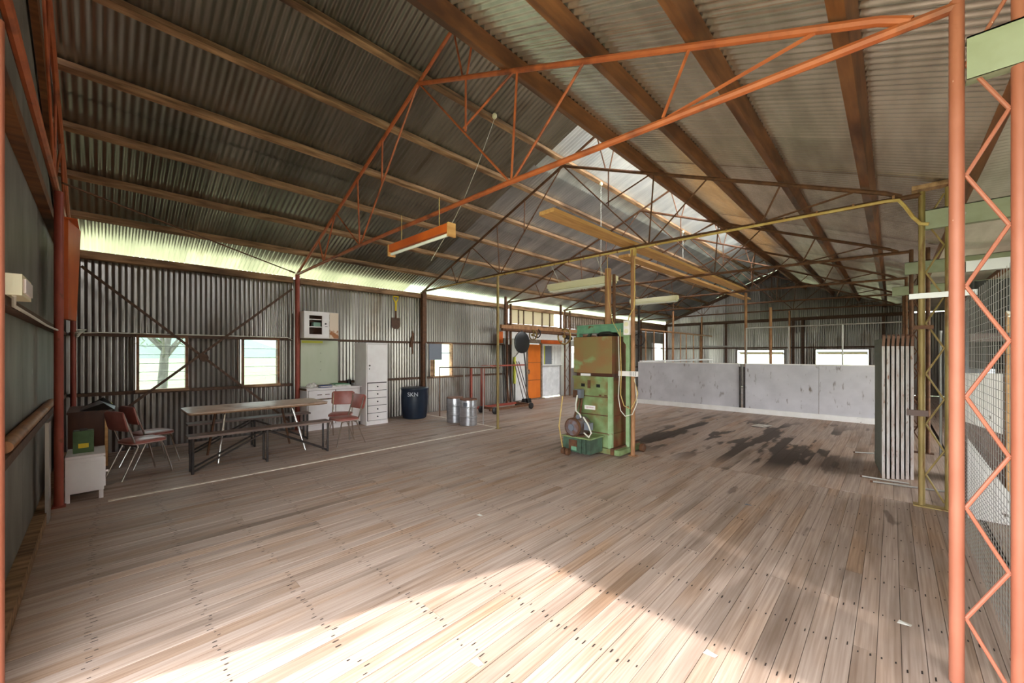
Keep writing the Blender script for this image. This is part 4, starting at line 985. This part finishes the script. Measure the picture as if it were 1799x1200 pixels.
t = thing('meter_panel', 'grey sheet panel hung over the corner of the small window', 'panel', (.06, 6.4, 1.43))
B(.035, .05, 6.2, 6.62, 1.44, 1.88).build('panel_sheet', 'grey_panel', t); B(.03, .04, 6.25, 6.34, .98, 1.44).build('batten', 'timber', t)
# bedside cabinet and clutter in the near left corner
t = thing('bedside_cabinet', 'small pinkish-white cabinet beside the red gable post', 'cabinet', (2.55, -.14, 0))
B(2.3, 2.8, -.27, .02, .09, .47).build('body', 'white', t); B(2.28, 2.815, -.27, .03, .47, .495).build('top', 'white', t)
d_ = B(2.8, 2.812, -.268, .015, .1, .465).build('side_frame', 'white', t); B(2.812, 2.818, -.25, -.015, .14, .42).build('inset_panel', 'white', d_)
for a in (-.27, -.02):
    for b in (2.3, 2.77): B(b, b+.04, a, a+.035, 0, .09).build('leg', 'white', t)
dr = B(2.33, 2.77, .02, .032, .12, .45).build('front_door', 'white', t); T([(2.74, .032, .28), (2.74, .055, .28)], .012, 8).build('knob', 'white', dr, True)
t = thing('oil_tin', 'dark green tin standing on the small white cabinet', 'tin', (2.58, -.15, .495))
B(2.5, 2.63, -.22, -.06, .495, .74).build('tin_body', 'tin_green', t); B(2.63, 2.632, -.18, -.1, .55, .60).build('print', 'yellow', t); B(2.53, 2.6, -.17, -.11, .74, .755).build('cap', 'black_steel', t)
t = thing('old_sideboard', 'dark wooden sideboard in the shadowed corner', 'sideboard', (1.2, -.1, 0))
B(.75, 1.55, -.3, .05, .1, .82).build('body', 'brown_wood', t); B(.72, 1.58, -.31, .07, .82, .85).build('top', 'brown_wood', t)
for a in (.78, 1.17): dd = B(a, a+.36, .05, .065, .15, .78).build('door', 'brown_wood', t)
for a in (.76, 1.5): B(a, a+.05, -.28, .04, 0, .1).build('foot', 'brown_wood', t)
B(1.55, 1.57, .03, .06, .1, .82).build('pale_edge', 'timber_pale', t)
t = thing('plastic_bag', 'black plastic sheeting slung over the dark sideboard', 'bag', (1.2, .05, .86))
MB().add([(1.05,-.2,.852),(1.5,-.2,.852),(1.55,.12,.852),(1.05,.14,.852),(1.08,.0,.92),(1.15,-.02,.95),(1.38,.02,.93),(1.0,.02,.98),(1.6,.16,.66)],
         [(0,1,2,3),(0,4,7),(4,3,7),(0,5,4),(0,1,5),(1,6,5),(1,2,6),(2,3,6),(3,5,6),(3,4,5),(2,8,3)]).build('bag', 'dark_cloth', t)
t = thing('yellow_cloth', 'mustard cloth lying on the dark sideboard', 'cloth', (1.45, -.05, .86))
MB().lathe([(.1, .851), (.12, .87), (.09, .9), (.02, .93)], (.86, .0, 0), 9).build('cloth', 'yellow_green', t)
t = thing('timber_pole', 'round timber pole lying on the lower rail of the near wall', 'pole', (4, -.33, 1.06))
T([(2.2, -.398, 1.05), (5.4, -.398, 1.05)], .038, 14).build('pole', 'brown_pipe', t, True)
t = thing('wall_switch', 'cream electrical box on the upper rail of the near wall', 'switch', (5.4, -.38, 1.95))
B(5.2, 5.62, -.37, -.31, 1.93, 2.05).build('box', 'lamp_white', t); B(5.25, 5.57, -.31, -.30, 1.95, 2.03).build('cover', 'white', t)
T([(5.6, -.34, 1.93), (5.4, -.36, 1.885), (4.5, -.36, 1.88), (3.4, -.36, 1.87), (3.0, -.34, 1.86), (2.8, -.3, 1.84)], .01, 6).build('cable', 'cable_white', t, True)
t = thing('cable_coil', 'tangle of pale cable tied to the corner post', 'cable', (.3, -.25, 1.9))
for k in range(4): T([(.2+.05*k, -.27, 1.86+.02*k), (.5, -.22+.02*k, 1.9+.02*k), (.7+.06*k, -.24, 1.85+.03*k)], .01, 6).build('loop', 'cable_white', t, True)
t = thing('orange_chute', 'tall orange steel chute behind the red gable post', 'chute', (3.1, -.2, 2.0))
MB().prism([(2.72, -.30, 3.06), (2.2, -.22, 3.06), (2.35, -.25, 1.98), (2.72, -.30, 1.98)], (.0, .05, 0)).build('chute_face', 'orange_steel', t)
B(2.2, 2.75, -.3, -.18, 3.06, 3.075).build('lip', 'orange_steel', t)
t = thing('grey_plank', 'pale blue-grey plank standing against the near wall', 'plank', (3.2, -.35, 0))
B(3.2, 3.4, -.37, -.345, .1, .95).build('plank_body', 'galv_pipe', t)
B(3.2, 3.4, -.37, -.345, 0, .1).build('plank_foot', 'galv_pipe', t)

# ================================================================== stacked gates and bits on the floor, right
for k in range(7):
    t = thing('slatted_gate', ['leftmost', 'second from the left', 'third from the left', 'middle', 'third from the right', 'second from the right', 'rightmost'][k]+' of the seven white gate panels stacked upright', 'gate',
              (9.07+k*.044, 6.96+k*.03, 0), 'white gate panels stacked on edge', world=False)
    B(-.014, .014, 0, .035, .0, 1.70).build('edge_slat', 'gate', t, label='white paint-worn front edge')
    MB().prism([(-.014, 0, 1.70), (-.014, .035, 1.70), (-.006, .035, 1.85), (-.006, 0, 1.83)], (.026, 0, 0)).build('end_block', 'gate_end', t, label='bare rusty top end')
    B(-.012, .012, .04, .9, 1.62, 1.74).build('rail', 'gate_face', t); B(-.012, .012, .04, .9, .06, .18).build('rail', 'gate_face', t)
    for q in range(8): B(-.01, .01, .05+q*.107, .13+q*.107, .02, 1.8).build('slat', 'gate_face', t)
    t.rotation_euler = (0, 0, math.radians(6))
for k, (a, b) in enumerate((((8.7, 8.45, .012), (9.0, 8.6, .012)), ((8.85, 6.86, .012), (9.3, 6.86, .012)), ((8.95, 6.66, .012), (9.62, 6.76, .012)))):
    t = thing('steel_rod', ['short pale rod on the floor left of the stacked gates', 'pale rod lying at the foot of the stacked gates', 'long pale rod running from the gates toward the olive column'][k], 'rod', a, 'pale rods on the floor')
    T([a, b], .011, 8).build('rod', 'galv_pipe', t, True); T([(a[0], a[1], .012), (a[0]+(b[0]-a[0])*.04, a[1]+(b[1]-a[1])*.04, .012)], .0125, 8).build('rod_end', 'rust', t)
t = thing('paper_sheet', 'sheet of white paper on the stained floor before the partition', 'paper', (7.05, 10.2, .002))
MB().add([(6.88, 10.05, .003), (7.15, 9.98, .004), (7.25, 10.35, .012), (6.95, 10.42, .003), (7.06, 10.2, .02)], [(0,1,4), (1,2,4), (2,3,4), (3,0,4)]).build('sheet', 'paper', t)
for k, (x, y_, m) in enumerate(((8.05, 4.75, 'grey_panel'), (8.45, 2.25, 'paper'), (9.2, 3.3, 'paper'), (6.2, 2.6, 'paper'), (7.6, 1.35, 'paper'))):
    t = thing('paper_scrap', ['small blue-grey scrap on the floorboards between press and columns', 'white scrap on the floor in the right foreground', 'torn white scrap beside the orange column', 'white scrap on the floor at centre left', 'white scrap inside the sunlit patch'][k], 'scrap', (x, y_, .001), 'scraps on the floor')
    MB().add([(x-.03, y_-.02, .002), (x+.03, y_-.015, .004), (x+.035, y_+.015, .002), (x-.02, y_+.02, .006), (x, y_, .008)], [(0,1,4), (1,2,4), (2,3,4), (3,0,4)]).build('scrap', m, t)

# ================================================================== outside
g = struct('ground')
MB().add([(-400, -400, -.6), (400, -400, -.6), (400, 400, -.6), (-400, 400, -.6)], [(0,1,2,3)]).build('pasture', 'grass', g)
def tree(x, y_, h, s, lab):
    t = thing('gum_tree', lab, 'tree', (x, y_, -.6), 'trees outside the windows')
    T([(x, y_, -.6), (x+.1, y_+.1, h*.35), (x-.1, y_+.3, h*.6)], [.3*s, .22*s, .14*s], 10).build('trunk', 'bark', t, True)
    for k in range(6):
        a = k*1.05; T([(x, y_+.1, h*.28+k*.12), (x+math.cos(a)*1.4*s, y_+math.sin(a)*1.5*s, h*.55+.1*k)], [.11*s, .04*s], 7).build('branch', 'bark', t, True)
    mb = MB()
    for k in range(420):
        a = random.uniform(0, 2*PI); q = random.uniform(.2, 1)**.5*2.4*s; z_ = h*.75+random.uniform(-.32, .3)*h
        c = Vector((x+math.cos(a)*q, y_+math.sin(a)*q, z_)); u = Vector((random.uniform(-1, 1), random.uniform(-1, 1), random.uniform(-1, .4)))*.22*s; v = u.cross(Vector((0, .3, 1)))*.7
        mb.add([c-u, c+v*.5, c+u, c-v*.5], [(0,1,2,3)])
    o = mb.build('foliage', 'leaf', t); o['kind'] = 'stuff'
tree(-12, 1.65, 4.4, .62, 'grey-trunked tree seen through the first louvre window')
tree(-40, 18, 7, 2.0, 'distant tree beyond the pasture in the second louvre window')
h = struct('hill')
mb = MB(); n_ = 60; vs_ = []; fs_ = []
for k in range(n_+1):
    a = PI*.25+PI*1.2*k/n_; x, y_ = 260*math.cos(a), 260*math.sin(a)
    z_ = 9+7*math.sin(k*.55)+4*math.sin(k*1.3+1); vs_ += [(x, y_, -1), (x*1.1, y_*1.1, z_)]
for k in range(n_): fs_.append((2*k, 2*k+2, 2*k+3, 2*k+1))
mb.add(vs_, fs_).build('ridge', 'hill', h, True)
